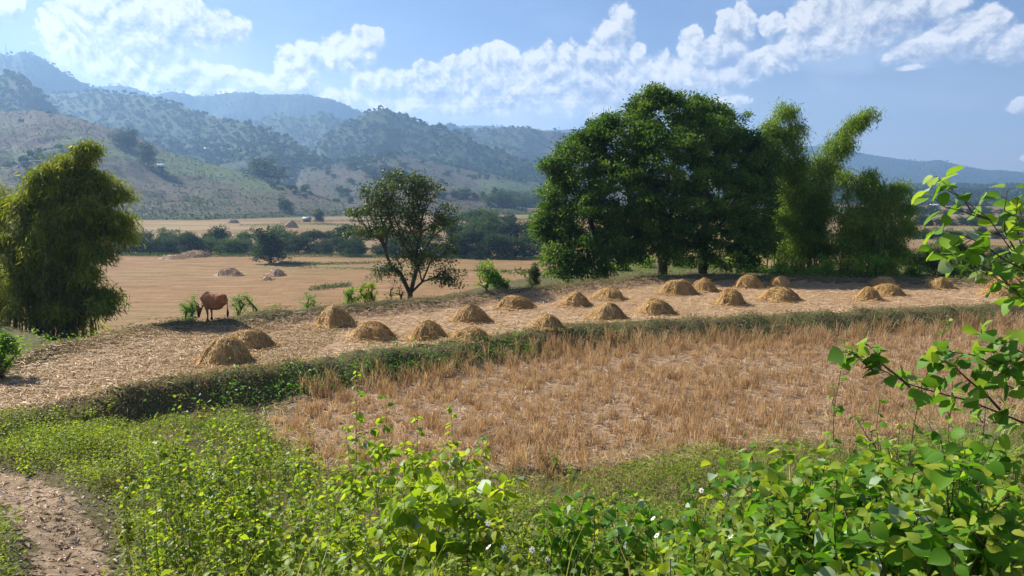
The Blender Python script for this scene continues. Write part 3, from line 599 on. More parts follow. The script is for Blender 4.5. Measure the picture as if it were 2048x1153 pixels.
def stack_mesh(w, h, p, seed, name='haystack', n=2200, m='stack', swid=.014, slen=.34):
    mb = MB(); a = w/2; nr, nt = 14, 30; tt, rr = np.meshgrid(np.arange(nt)*2*PI/nt, np.linspace(0, 1, nr))
    sx, sy = RS.uniform(.88, 1.12), RS.uniform(.75, 1.); p = p*RS.uniform(.6, 1.1); sk = RS.uniform(-.12, .12, 2)
    def prof(r, th):
        lump = 1+.34*(fbm(np.cos(th)*1.7+seed*3, np.sin(th)*1.7, seed, 3)-.5)*2
        zz = h*(.80*np.clip(1-r**(1.5+.9/p), 0, 1)+.20*np.clip(1-r*(.6+.6*p), 0, 1))*(1+.30*(fbm(np.cos(th)*r*3+seed, np.sin(th)*r*3, seed+5, 3)-.5))
        return np.stack([a*r*lump*np.cos(th)*sx+sk[0]*zz, a*r*lump*np.sin(th)*sy+sk[1]*zz, zz-.02], -1)
    g = prof(rr, tt); v = g.reshape(-1, 3); i = np.arange(nr-1)[:, None]*nt; j = np.arange(nt)[None]; j2 = (j+1) % nt
    mb.add(v, np.stack([i+j, i+nt+j, i+nt+j2, i+j2], -1).reshape(-1, 4), RS.rand((nr-1)*nt)*.25)
    r = RS.rand(n)**.6*.98; th = RS.rand(n)*2*PI; L_ = slen*(.5+RS.rand(n)); dth = RS.normal(size=n)*np.where(RS.rand(n) < .3, 2.2, .55); K = 4
    u = np.linspace(0, 1, K)[None]*L_[:, None]/a; R_ = np.minimum(r[:, None]+u, 1.10); T_ = th[:, None]+dth[:, None]*u*2
    P = prof(R_, T_); out = (.005+.035*RS.rand(n))[:, None]; P[..., 2] += out+.01; P[..., 2] = np.maximum(P[..., 2], .004+out*.6)
    P[:, :, :2] *= 1.0+out[..., None]*.8
    stray = RS.rand(n) < .3; P[stray, -1] += RS.normal(size=(stray.sum(), 3))*slen*.2; P[stray, -2] += RS.normal(size=(stray.sum(), 3))*slen*.07
    d = norm(np.gradient(P, axis=1)); nrm = norm(np.stack([np.cos(T_)*.8, np.sin(T_)*.8, np.full_like(T_, .7)], -1)+RS.normal(size=(n, 1, 3))*.4); s = norm(np.cross(d, nrm))*swid/2
    v = np.stack([P-s, P+s], 2).reshape(n, -1, 3); b = np.arange(n)[:, None]*2*K; q = np.arange(K-1)[None]*2
    mb.add(v.reshape(-1, 3), np.stack([b+q, b+q+1, b+q+3, b+q+2], -1).reshape(-1, 4), np.repeat(RS.rand(n), K-1))
    k = n//7; an = RS.rand(k)*2*PI; rr = a*(.95+.55*RS.rand(k)**1.8); d = rdir(k); d[:, 2] *= .12; sz = slen*(.4+.6*RS.rand(k))                  # straw spilt round the foot
    mb.inst(np.array([[0,-.5,0],[1,-.5,0],[1,.5,0],[0,.5,0]]), np.array([[0,1,2,3]]), np.stack([rr*np.cos(an), rr*np.sin(an)*.9, .015+.03*RS.rand(k)], 1), frames(d, norm(rdir(k)*.4+np.array([0, 0, 1]))), np.stack([sz, np.full(k, swid), sz], 1)); return mb
for k, (px, py, w, h, p, lab) in enumerate(STACKS):
    g = ground(px, py-3); o = stack_mesh(w/PX_F*g.y*random.uniform(1.,1.14), h/PX_F*g.y*random.uniform(.86, 1.0), p, k+3).build('haystack', M['stack']); o.location = (g.x, g.y+w/PX_F*g.y*.30, hz(g.x, g.y+w/PX_F*g.y*.30)); o.rotation_euler = (0, 0, 0)
    tag(o, lab, 'haystack', 'straw stacks on the terrace')
# far heaps of threshed straw down in the valley field
for k, (px, py, w, h, lab) in enumerate([(452,552,46,12,'pale heap of threshed straw in the orange field, left of two smaller heaps'),(549,553,34,12,'domed pale straw heap below the lone willowy tree'),(531,561,22,6,'low scrap of straw beside the domed heap'),(470,553,26,8,'low straw heap leaning on the pale one in the orange field'),
    (380,516,70,11,'long orange straw heap in front of the dark tree row'),(345,518,50,6,'flat pinkish straw heap left of the long orange one'),(465,447,22,7,'small straw heap behind the dark tree row'),(578,456,30,12,'peaked straw heap behind the dark tree row by the hut'),(1026,436,12,6,'tiny brown straw block in the pale terraced fields'),(1885,390,1,1,'')][:9]):
    g = ground(px, py); s = g.y/PX_F; o = stack_mesh(w*s, h*s*1.2, .8, k+40, n=700, swid=.1, slen=1.6, m='straw').build('straw_heap', M['straw']); o.location = (g.x, g.y+w*s*.3, g.z-.05)
    tag(o, lab, 'straw heap', 'straw heaps in the valley fields')
# ------------------------------------------------------------------ cow
def remesh(mb, name, voxel, m, smooth=6):
    o = mb.build(name+'_tmp', m); md = o.modifiers.new('r', 'REMESH'); md.mode = 'VOXEL'; md.voxel_size = voxel; sm = o.modifiers.new('s', 'SMOOTH'); sm.iterations = smooth; sm.factor = .5
    dg = bpy.context.evaluated_depsgraph_get(); dg.update(); me = bpy.data.meshes.new_from_object(o.evaluated_get(dg)); me.name = name
    for p in me.polygons: p.use_smooth = True
    old = o.data; bpy.data.objects.remove(o); bpy.data.meshes.remove(old); r = bpy.data.objects.new(name, me); COL.objects.link(r); return r
def ellip(mb, c, r, R_=None, seg=14):
    th, ph = np.meshgrid(np.linspace(0, 2*PI, seg, endpoint=False), np.linspace(0, PI, seg//2+1)); v = np.stack([np.sin(ph)*np.cos(th)*r[0], np.sin(ph)*np.sin(th)*r[1], np.cos(ph)*r[2]], -1).reshape(-1, 3)
    if R_ is not None: v = v@np.array(R_).T
    i = np.arange(seg//2)[:, None]*seg; j = np.arange(seg)[None]; j2 = (j+1) % seg; mb.add(v+np.array(c), np.stack([i+j, i+seg+j, i+seg+j2, i+j2], -1).reshape(-1, 4))
def cow():
    m, n = mat('cow_hide'); P = n.new('ShaderNodeTexCoord').outputs['Object']; f = n.noise(P, 3, 4, .6); sz = n.new('ShaderNodeSeparateXYZ'); n.l.new(P, sz.inputs[0])
    c = n.ramp(f, [(.3, (.27,.11,.05)), (.6, (.40,.18,.085)), (.8, (.50,.26,.14))]); c = n.mix(n.rng(sz.outputs[2], .2, .55, .75, 0), c, (.06,.022,.014)); surf(n, c, .75, n.noise(P, 60, 3), .2, .01, .12)
    mb = MB()
    for c_, r_ in (((0,0,.78),(.52,.26,.31)), ((.36,0,.82),(.26,.20,.27)), ((-.42,0,.84),(.27,.215,.25)), ((-.50,0,.97),(.19,.17,.12)), ((.32,0,1.02),(.2,.10,.10)), ((0,0,.97),(.42,.12,.10)), ((-.05,0,.59),(.42,.21,.17)), ((.30,0,.66),(.20,.15,.20)), ((-.47,.12,1.0),(.07,.05,.05)), ((-.47,-.12,1.0),(.07,.05,.05))): ellip(mb, c_, r_)
    tube(mb, [(.45,0,.92),(.62,0,.78),(.76,0,.58),(.84,0,.42)], [.22,.175,.13,.11], 12)                     # neck down to the grass
    tube(mb, [(.83,0,.50),(.86,0,.36),(.90,0,.20),(.92,0,.09)], [.105,.10,.07,.052], 12); ellip(mb, (.92,0,.08), (.055,.055,.05))
    for sy in (-1, 1):
        fx = .34 if sy < 0 else .22; tube(mb, [(.34,.13*sy,.80),(.34+(fx-.34)*.5,.14*sy,.56),(fx,.14*sy,.40),(fx-.02,.14*sy,.20),(fx,.14*sy,.07)], [.12,.075,.052,.036,.042], 10)
        hx = -.46 if sy < 0 else -.62; tube(mb, [(-.46,.12*sy,.86),(-.44+(hx+.46)*.5,.14*sy,.62),(hx-.04,.13*sy,.44),(hx-.02,.13*sy,.22),(hx+.02,.13*sy,.07)], [.17,.115,.056,.038,.042], 10)
    gx, gy = -11.15, 27.35; e = empty('cow', (gx, gy, hz(gx, gy)-.01), math.radians(150)); tag(e, 'reddish brown cow grazing head down on the far bund beside the bamboo', 'cow')
    b = remesh(mb, 'body', .026, m, 5); b.parent = e; b.data.materials.clear(); b.data.materials.append(m)
    mh, nh = mat('hoof'); surf(nh, (.02, .015, .012), .5)
    for sy in (-1, 1):
        h_ = MB(); tube(h_, [(.80,.06*sy,.50),(.76,.17*sy,.53),(.73,.25*sy,.52)], [.025,.05,.008], 8); h_.build('ear', m, e, True)
        h_ = MB(); tube(h_, [(.80,.05*sy,.56),(.80,.10*sy,.62),(.84,.12*sy,.68)], [.022,.016,.005], 7); h_.build('horn', M['culm'], e, True)
        for x in ((.34 if sy < 0 else .22), (-.44 if sy < 0 else -.60)):
            h_ = MB(); tube(h_, [(x,.14*sy if x > 0 else .13*sy,.07),(x+.015,.14*sy if x > 0 else .13*sy,0)], [.045,.055], 8); h_.build('hoof', mh, e, True)
    h_ = MB(); tube(h_, [(-.66,0,1.0),(-.74,0,.95),(-.77,.0,.75),(-.78,.01,.50)], [.03,.028,.02,.016], 8); t_ = h_.build('tail', m, e, True)
    h_ = MB(); tube(h_, [(-.78,.01,.52),(-.79,.01,.40),(-.78,.02,.28),(-.77,.02,.20)], [.018,.045,.04,.008], 8); h_.build('tail_tuft', mh, t_, True)
    e.scale = (.98,)*3
cow()
# ------------------------------------------------------------------ far trees: prototypes, copied
def proto_tree(kind, h=8.):
    e = empty('valley_tree', (0, 0, 0)); A = []
    if kind == 'round': lob = [((0,0,h*.52),(h*.42,h*.4,h*.44),44)]+[((RS.uniform(-.35,.35)*h,RS.uniform(-.25,.25)*h,h*RS.uniform(.12,.8)),(h*.22,h*.2,h*.2),10) for _ in range(7)]
    elif kind == 'tall': lob = [((0,0,h*.62),(h*.22,h*.2,h*.38),30)]+[((RS.uniform(-.16,.16)*h,RS.uniform(-.1,.1)*h,h*RS.uniform(.2,.9)),(h*.16,h*.15,h*.14),9) for _ in range(6)]
    elif kind == 'wide': lob = [((RS.uniform(-.45,.45)*h,RS.uniform(-.3,.3)*h,h*RS.uniform(.15,.72)),(h*.28,h*.27,h*.26),14) for _ in range(9)]
    else: lob = [((RS.uniform(-.25,.25)*h,RS.uniform(-.2,.2)*h,h*RS.uniform(.12,.45)),(h*.3,h*.28,h*.30),12) for _ in range(5)]
    A = np.concatenate([shell(c, r, n, .5, -1)[0] for c, r, n in lob]); A[:, 2] = np.maximum(A[:, 2], h*.06)
    P, par, cnt, tips = skeleton((0, 0, -.6), A, [(0, 0, h*.12)] if kind != 'bush' else None, .15)
    mb = MB(); limbs(mb, P, par, cnt, h*.022, .025, 5); mb.build('trunk', M['bark'], e)
    mb = MB(); clusters(mb, P[tips], norm(P[tips]-P[par[tips]]), 36, h*.12, h*.055, .6, QUAD, .2, .7); return e, mb
PROTO = {}
for kd in ('round', 'round', 'tall', 'wide', 'bush', 'wide'):
    e, mb = proto_tree(kd); c = mb.build('crown', M['farleaf'], e); PROTO.setdefault(kd, []).append(e)
    e2 = copy_tree(e); c2 = [x for x in e2.children if x.name.startswith('crown')][0]; c2.data = c2.data.copy(); c2.data.materials[0] = M['farleaf2']; PROTO.setdefault(kd+'_l', []).append(e2)
USED = set()
def far_tree(px, py, hpx, kind, label, group, sx=1., cat='tree'):
    g = ground(px, py); s = hpx/PX_F*g.y/8.; src = random.choice(PROTO[kind])
    if src.name in USED: o = copy_tree(src)
    else: o = src; USED.add(src.name)
    o.location = (g.x, g.y, g.z-.1*s); o.scale = (s*sx*random.uniform(.9, 1.15), s*sx*random.uniform(.9, 1.15), s*random.uniform(.95, 1.05)); o.rotation_euler = (0, 0, random.uniform(0, 6.28)); o['label'] = label; o['category'] = cat
    if group: o['group'] = group
    elif 'group' in o: del o['group']
    return o
def far_trees():
    far_tree(543, 527, 72, 'tall', 'lone willowy tree standing forward in the orange field, trunk base flared', None, 1.6)
    far_tree(522, 357, 62, 'bush', 'big dark round tree on the slope of the near hill, seen over the valley', None, 1.25)
    far_tree(571, 426, 30, 'round', 'small round tree at the foot of the near hill', None, .9)
    far_tree(638, 446, 27, 'tall', 'narrow tree beside the field hut at the hill foot', None, 1.2)
    far_tree(258, 300, 42, 'tall', 'dark tree below the crest of the near hill, left of a lower one', None, 1.3)
    far_tree(297, 332, 44, 'tall', 'dark narrow tree on the near hill above the small hut', None, 1.3)
    far_tree(66, 219, 25, 'tall', 'spindly tree breaking the crest of the near hill', None, 1.1)
    far_tree(240, 292, 34, 'wide', 'low dark tree next to the one below the hill crest', None)
    ordn = 0
    names = ['first','second','third','fourth','fifth','sixth','seventh','eighth','ninth','tenth','eleventh','twelfth','thirteenth','fourteenth','fifteenth','sixteenth','seventeenth','eighteenth','nineteenth','twentieth']
    def row(x0, x1, step, ylo, hlo, hhi, kinds, phrase, group, ytop=None):
        xs = []; x = x0
        while x < x1: xs.append(x+random.uniform(-.3, .3)*step); x += step*random.uniform(.75, 1.25)
        for i, x in enumerate(xs):
            kd = random.choice(kinds); nm = names[i] if i < 20 else ('%dth' % (i+1))
            if x1 > 680 and False: pass
            h = random.uniform(hlo, hhi); w = {'round': 'dark round', 'tall': 'tall narrow', 'wide': 'wide dark', 'bush': 'bushy dark', 'round_l': 'pale round', 'wide_l': 'pale wide', 'bush_l': 'pale bushy', 'tall_l': 'pale narrow'}[kd]
            far_tree(x, ylo+random.uniform(-2, 1), h, kd, '%s tree, %s from left in %s' % (w, nm, phrase), group, 1.15)
    row(236, 700, 21, 508, 28, 46, ['round', 'wide', 'bush', 'bush_l', 'round'], 'the dark row behind the orange field', 'trees of the dark row behind the orange field')
    row(245, 720, 40, 498, 36, 52, ['round', 'wide_l', 'tall', 'round'], 'the rear line of the dark row', 'taller trees at the back of the dark row')
    row(700, 905, 24, 513, 30, 48, ['round', 'wide', 'bush'], 'the row behind the thin grey tree', 'trees of the row behind the thin grey tree')
    row(900, 1085, 22, 516, 40, 62, ['round', 'wide', 'bush', 'wide_l'], 'the dense row beside the big trees', 'trees of the dense row left of the big trees')
    row(905, 1080, 26, 486, 34, 62, ['round', 'tall', 'wide_l', 'round_l'], 'the second line beside the big trees', 'trees of the second line left of the big trees')
    row(900, 1030, 26, 462, 30, 52, ['round', 'tall_l', 'round_l'], 'the line below the brown foothill', 'trees of the back line below the brown foothill')
    row(985, 1110, 22, 415, 26, 42, ['round', 'wide', 'wide_l'], 'the wood at the foot of the pink slope', 'trees at the foot of the pink slope')
    row(890, 1050, 17, 397, 14, 26, ['round', 'tall', 'wide'], 'the line climbing the pink slope', 'trees climbing the pink slope')
    row(1830, 1965, 22, 533, 36, 58, ['wide_l', 'round', 'bush', 'wide_l'], 'the thicket below the right terrace', 'trees of the thicket below the right terrace')
    row(1950, 2080, 22, 524, 26, 38, ['bush', 'wide', 'round'], 'the dark scrub at the right edge', 'trees of the dark scrub at the right edge')
    row(1825, 2090, 24, 478, 18, 28, ['round', 'wide', 'wide_l', 'bush'], 'the hedge between the right fields', 'trees of the hedge between the right fields')
    row(1815, 2090, 17, 452, 14, 24, ['round', 'wide', 'bush'], 'the line in front of the white house', 'trees in front of the white house')
    row(1815, 2090, 15, 430, 12, 22, ['round', 'wide', 'bush'], 'the wood around the white house', 'trees around the white house')
    row(740, 880, 24, 482, 16, 26, ['bush', 'wide_l'], 'the scrub line behind the thin grey tree', 'scrub line behind the thin grey tree')
    # crest rows on the hills
    for k, (x, y, h) in enumerate([(449,236,6),(462,239,8),(470,241,8),(500,249,8),(512,251,7),(525,253,6)]): far_tree(x, y+2, h*1.3, 'tall', 'tiny tree %s along the crest of the blue-green spur' % names[k], 'crest trees on the blue-green spur', 1.3)
    for k, (x, y, h) in enumerate([(812,236,8),(828,243,8),(880,256,9),(890,259,8),(900,260,10),(909,262,10),(918,265,8),(932,270,11),(936,272,9)]): far_tree(x, y+2, h*1.4, 'round', 'tiny tree %s down the right shoulder of the middle hill' % names[k], 'trees on the right shoulder of the middle hill', 1.)
    hill = [(760,300,22),(775,306,18),(720,320,16),(705,330,20),(735,335,20),(765,340,22),(782,342,16),(745,343,24),(808,328,14),(812,345,14),(845,322,10),(895,345,14),(917,342,9),(690,300,14),(735,297,12),(650,300,10),(632,300,14),(625,322,14),(612,372,10),(690,385,20),(680,378,14),(770,358,13),(870,318,10),(960,345,9),(1005,340,8),(1040,345,9),(850,300,8),(875,296,8),(830,306,9),(700,360,12),(655,345,12),(668,352,9),(640,330,9),(990,318,10),(1015,325,8),(950,318,9),(930,322,12),(925,328,9),(975,330,9),(1060,340,9),(800,300,10),(742,285,9),(590,385,9),(610,392,8),(560,400,8),(700,402,12),(850,345,8),(885,362,9)]
    for k, (x, y, h) in enumerate(hill):
        where = 'left' if x < 720 else ('middle' if x < 900 else 'right'); far_tree(x, y+h*.5, h, random.choice(['round', 'wide', 'round', 'tall', 'wide']), 'small hill tree at the %s of the patchwork slopes, %s' % (where, ('dark' if h > 12 else 'tiny')), 'scattered trees on the patchwork slopes (%s)' % where, 1.2)
far_trees()
for v_ in PROTO.values():
    for o in v_:
        if o.name not in USED:
            for c in list(o.children): bpy.data.objects.remove(c)
            bpy.data.objects.remove(o)
# ------------------------------------------------------------------ woods and scrub on the hills (masses)
def hill_cover():
    def crowns(name, N, accept, size, m, k=12, label=None):
        t = RS.uniform(-.76, .76, N); Y = np.exp(RS.uniform(math.log(480), math.log(5000), N)); X = t*Y; z, lay = Hf(X, Y, True); ok = accept(X, Y, lay); X, Y, z = X[ok], Y[ok], z[ok]
        n = len(X); s = size*(.6+.8*RS.rand(n))*np.clip(Y/1500, .5, .9); c = np.repeat(np.stack([X, Y, z+s*.35], 1), k, 0); ss = np.repeat(s, k)
        d = rdir(n*k); d[:, 2] = np.abs(d[:, 2])*.9-.1; c = c+d*(ss*.42)[:, None]; R_ = frames(rdir(n*k), norm(d+rdir(n*k)*.5)); c = c-R_[:, :, 0]*(ss*.3)[:, None]
        mb = MB(); mb.inst(QUAD[0], QUAD[1], c, R_, np.stack([ss*.62, ss*.5, ss], 1), np.clip(np.repeat(RS.rand(n), k)*.7+RS.rand(n*k)*.3, 0, 1)); tag(mb.build(name, m), label, None, None, 'stuff')
    names = [r['n'] for r in RIDGES]; fo = np.array([r['fo'] for r in RIDGES]+[0.])
    def fa(X, Y, lay):
        nz = fbm(X/140, Y/180, 90+lay, 4) if False else fbm(X/140, Y/180, 91, 4); f = fo[lay]; pf = sstep(.88-f, 1.12-f, nz*.8+.1+.1); pf = np.where(f >= 1, 1, pf)
        plain = (lay < 0)*(Y > 900)*sstep(.48, .55, fbm(X/220, Y/300, 33, 3)); return RS.rand(len(X)) < np.where(lay < 0, plain, pf)
    crowns('woodland', 40000, fa, 10.5, M['farleaf'])
    def sc(X, Y, lay): return (lay >= 0) & (fo[lay] < .7) & (Y < 2200) & (RS.rand(len(X)) < .25+.75*sstep(.4, .6, fbm(X/60, Y/90, 12, 3)))
    crowns('hill_scrub', 50000, lambda X, Y, lay: (lay == 0) & (RS.rand(len(X)) < .2+.8*sstep(.42, .62, fbm(X/45, Y/70, 13, 4))), 2.6, M['farleaf'], 6)
    crowns('hill_scrub', 60000, sc, 3.2, M['farleaf2'], 6)
hill_cover()
# ------------------------------------------------------------------ bushes along the far bund and beyond the terrace
def bush(px, py, w, h, Y, label, m='bush', lsize=.10, per=34, n=46, name='bush', aspect=.5, cat='bush', group=None, inner=.3, tmpl=QUAD):
    t, _ = ray(px, py); x = t*Y; z = hz(x, Y); s = Y/PX_F; top = at(px, py-h, Y).z; hh = max(.3, top-z); e = empty(name, (x, Y, z)); tag(e, label, cat, group)
    lob = [((0, 0, hh*.5), (w/2*s*.85, w/2*s*.7, hh*.45), n//2)]+[((RS.uniform(-.3, .3)*w*s, RS.uniform(-.25, .25)*w*s, hh*RS.uniform(.25, .8)), (w*s*.22, w*s*.2, hh*.2), n//8) for _ in range(4)]
    A = np.concatenate([shell(c, r, k, inner, -1)[0] for c, r, k in lob]); P, par, cnt, tips = skeleton((0, 0, -.1), A, None, .15, .5)
    mb = MB(); limbs(mb, P, par, cnt, .05+.02*hh, .006, 5); mb.build('stems', M['twig'], e)
    mb = MB(); clusters(mb, P[tips], norm(P[tips]-P[par[tips]]), per, max(.14, w*s*.14), lsize, aspect, tmpl, .15, .7, up=.6); mb.build('foliage', M[m], e); return e
def bushes():
    bush(375, 632, 36, 42, 31, 'small olive bush left of the cow, below the bund', 'bank', .06, n=50, per=50)
    bush(490, 614, 50, 32, 31.2, 'flat-topped little tree right of the cow', 'bank', .06, per=44, name='small_tree', cat='tree', n=50, inner=.6)
    bush(520, 622, 60, 20, 31.5, 'low dark bush right of the flat-topped little tree', 'tree', .07)
    bush(560, 617, 60, 16, 31.8, 'low dark bush, farther from the flat-topped little tree', 'tree', .07)
    bush(622, 611, 42, 32, 32, 'loose grey-green bush alone midway between cow and thin tree', 'bank', .07, n=34)
    bush(703, 604, 34, 46, 33, 'tall bright green bush left of its yellow-green twin', 'bush', .09)
    bush(735, 602, 40, 42, 33, 'yellow-green bush beside the tall bright one by the thin tree', 'weed', .09)
    bush(790, 598, 60, 50, 36.5, 'grey twiggy bush at the foot of the thin tree', 'tree2', .07, 14, 40)
    bush(975, 582, 54, 62, 39, 'bright glossy green bush pointed at the top, between the thin and big trees', 'bush', .12, n=60)
    bush(1000, 578, 40, 28, 38.5, 'low green bush against the pointed glossy one', 'bank', .11)
    bush(1066, 570, 30, 46, 40, 'dark grey-green shrub left of the big trees', 'tree2', .10, 40)
    for x, y, w, h, Y, l, m in ((1290,552,60,40,52,'bright bush seen under the tallest tree, left of its trunk','bush'),(1365,550,50,36,52,'bright bush seen between the two big trunks','bush'),(1445,552,60,32,52,'bright bush right of the second big trunk','bush'),
        (1240,556,46,30,50,'yellow-green bush under the drooping boughs','bush'),(1505,555,60,34,49,'dark leafy bush at the right foot of the big trees','bank')): bush(x, y, w, h, Y, l, m, .13, 30)
    for k, (x, y, w, h, Y) in enumerate(((1555,558,60,34,41.2),(1600,558,54,40,41.6),(1650,556,64,48,41.6),(1695,556,60,58,42),(1740,556,64,52,42),(1780,557,48,38,41.6),(1622,560,54,28,41))):
        bush(x, y, w, h, Y, 'pale green weedy bush below the bamboo, %s from its left' % ['first','second','fourth','fifth','sixth','seventh','third'][k], 'weed' if k % 2 else 'bush', .12, 34, group='weedy bushes below the bamboo')
    bush(1875, 552, 70, 32, 47, 'dark dome-shaped bush smothered in vines beyond the right end of the bund', 'tree2', .10, 60, 60, inner=.7)
    bush(1835, 552, 46, 18, 46, 'low bright green bush left of the vine dome', 'bush', .10); bush(1915, 552, 44, 20, 47, 'low green bush right of the vine dome', 'bush', .10)
    bush(1500, 520, 60, 70, 51, 'tall dark bush filling the gap between big trees and bamboo', 'tree', .16, 60, 60)
    bush(5, 705, 70, 36, 19.5, 'green weedy bush at the left edge below the bamboo', 'bush', .09, 40, 50)
bushes()
# ------------------------------------------------------------------ ground cover (nobody could count these)
def plan_xy(N, x0, x1, y0, y1): return RS.uniform(x0, x1, N), RS.uniform(y0, y1, N)
def scatter_leaves(mb, X, Y, hgt, size, aspect, tmpl, up=1.0, rl=0, rh=1, dirup=0.0):
    n = len(X); z = H(X, Y)+hgt; ld = rdir(n); ld[:, 2] = ld[:, 2]*.5+dirup; nn = norm(rdir(n)+np.array([0, 0, up])); sz = size*(.55+.9*RS.rand(n)); R_ = frames(ld, nn)
    clump = fbm(X*2.2, Y*2.2, 77, 2); mb.inst(tmpl[0], tmpl[1], np.stack([X, Y, z], 1), R_, np.stack([sz, sz*aspect, sz], 1), np.clip(rl+(rh-rl)*(clump*.55+RS.rand(n)*.5-.05), 0, 1))
def blades(mb, X, Y, h, w, lean=.35, K=3, r=None, z0=0., lie=False):
    n = len(X); a = RS.rand(n)*2*PI; hh = h*(.6+.7*RS.rand(n)); b = np.stack([X, Y, H(X, Y)+z0], 1); d = np.stack([np.cos(a), np.sin(a), np.zeros(n)], 1); s = np.stack([-np.sin(a+RS.rand(n)*3), np.cos(a+RS.rand(n)*3), np.zeros(n)], 1); s = norm(s)
    ln = lean*(.3+1.2*RS.rand(n)); u = np.linspace(0, 1, K)[None]
    if lie: P = b[:, None]+d[:, None]*(u*hh[:, None])[..., None]+np.array([0, 0, 1.])*(.01+.05*RS.rand(n, 1)+.03*RS.rand(n, 1)*np.sin(u*PI))[..., None]; s = norm(np.cross(d, rdir(n)*.4+np.array([0, 0, 1.])))
    else: P = b[:, None]+d[:, None]*((ln*hh)[:, None]*u**1.7)[..., None]+np.array([0, 0, 1.])*((hh)[:, None]*(u-.25*ln[:, None]*u**2))[..., None]
    wd = (w*(.6+.8*RS.rand(n)))[:, None]*np.array([1.]*(K-1)+[.25])[None]/2; s3 = s[:, None]*wd[..., None]
    v = np.stack([P-s3, P+s3], 2).reshape(n, -1, 3); q0 = np.arange(n)[:, None]*2*K; q = np.arange(K-1)[None]*2
    mb.add(v.reshape(-1, 3), np.stack([q0+q, q0+q+1, q0+q+3, q0+q+2], -1).reshape(-1, 4), np.repeat(RS.rand(n) if r is None else r, K-1))
def cover():
    # loose straw on the terrace
    mb = MB(); X, Y = plan_xy(105000, -14.5, 32, 15, 43); F = pl(X, FX); B = pl(X, BX); k = (Y > F+.3) & (Y < B-.45) & (np.abs(X) < Y*.75); X, Y = X[k], Y[k]
    blades(mb, X, Y, .38, .018, lie=True, r=np.clip(RS.rand(len(X))*.8+.3*fbm(X*.6, Y*.6, 5, 2), 0, 1)); tag(mb.build('loose_straw', M['straw']), kind='stuff')
    mb = MB(); X, Y = plan_xy(9000, -16, -7, 14, 26); k = (Y < pl(X, BX)-.2) & (Y > pl(X, FX)-.3) & (RS.rand(len(X)) < sstep(-7, -11, X)); X, Y = X[k], Y[k]; blades(mb, X, Y, .30, .014, lie=True); tag(mb.build('loose_straw', M['straw']), kind='stuff')
    # dry turf on both bunds
    mb = MB()
    X, Y = plan_xy(330000, -18, 32, 9, 45); dF = pdist(X, Y, FX); dB = pdist(X, Y, BX); F = pl(X, FX); s = F-Y
    k = ((dF < 1.0) | ((s > -.9) & (s < 1.5)) | (dB < 1.05)) & (X > -15.5); X, Y, s, dB = X[k], Y[k], s[k], dB[k]
    scatter_leaves(mb, X, Y, RS.rand(len(X))*.10, .075, .34, QUAD, .6, 0, .95); tag(mb.build('dry_turf', M['dry']), kind='stuff')
    X, Y = plan_xy(60000, -16, -6, 11, 27); k = (Y < pl(X, BX)+.5) & ((Y > pl(X, FX)-2) | (fbm(X, Y, 2, 3) > .5)) & (pdist(X, Y, PATH) > .8) & (X > -16); mb = MB(); X, Y = X[k], Y[k]; q = len(X)
    scatter_leaves(mb, X, Y, RS.rand(q)*.06, .07, .3, QUAD, .7, 0, .95); tag(mb.build('dry_turf', M['dry']), kind='stuff')
    mb = MB(); X, Y = plan_xy(60000, -13, 32, 13, 33); s = pl(X, FX)-Y; k = (s > -.8) & (s < 1.7) & (RS.rand(len(X)) < sstep(.5, .66, fbm(X*1.3, Y*1.3, 61, 3))); X, Y = X[k], Y[k]
    blades(mb, X, Y, .24, .014, lean=.8, r=np.clip(.35+.6*RS.rand(len(X)), 0, 1)); tag(mb.build('dry_grass_tufts', M['dry']), kind='stuff')
    # green weeds on the bank face
    mb = MB(); X, Y = plan_xy(260000, -12, 32, 13, 33); F = pl(X, FX); s = F-Y
    g = np.interp(X, [-12,-8.5,-6,-4.6,-3,-1.9,-.9,0,2,4,6,8,14,30], [.03,.12,.9,1.4,1.4,.5,.8,.9,.5,.3,.2,.3,.25,.3]); g = g*(.4+1.2*sstep(.35, .62, fbm(X*.9, Y*.9, 21, 3)))
    k = (s > .35) & (s < 2.0) & (RS.rand(len(X)) < g*.9*np.exp(-((s-1.15)/.75)**2)); X, Y, g = X[k], Y[k], g[k]
    scatter_leaves(mb, X, Y, RS.rand(len(X))*(.10+.42*np.minimum(g, 1)), .085, .4, QUAD, .5, 0, 1); tag(mb.build('bank_weeds', M['bank']), kind='stuff')
    # fringe of weeds behind the far bund
    mb = MB(); X, Y = plan_xy(170000, -22, 34, 14, 60); n_ = Y-pl(X, BX); k = (n_ > .35) & (n_ < 2.4+np.where(X > 3, 9, 0)+np.where(X < -12.5, 11, 0)) & (RS.rand(len(X)) < (.2+.9*sstep(.38, .58, fbm(X*.7, Y*.7, 31, 3)))*np.exp(-n_*np.where((X > 3) | (X < -12.5), .06, .35))); X, Y = X[k], Y[k]
    scatter_leaves(mb, X, Y, RS.rand(len(X))*np.where(X < -13, .35, np.where((X > -10) & (X < 3), .5, .36)), .10, .4, QUAD, .5); tag(mb.build('fringe_weeds', M['bush']), kind='stuff')
    # rice stubble
    mb = MB(); T = 15500; X, Y = plan_xy(T, -6, 34, 12.5, 33); s = pl(X, FX)-Y; l = Y-pl(X, LX); k = (s > 1.0) & (l > -.1) & (X > -5.6) & (X < Y*.78); X, Y, s = X[k], Y[k], s[k]
    keep = RS.rand(len(X)) < .45+.7*sstep(.3, .65, fbm(X*.9, Y*.9, 8, 3)); X, Y, s = X[keep], Y[keep], s[keep]
    tall = .13+.30*sstep(3.4, .9, s)+.16*fbm(X*.5, Y*.5, 4, 2); nb = 15; XX = np.repeat(X, nb)+RS.normal(size=len(X)*nb)*.055; YY = np.repeat(Y, nb)+RS.normal(size=len(X)*nb)*.08
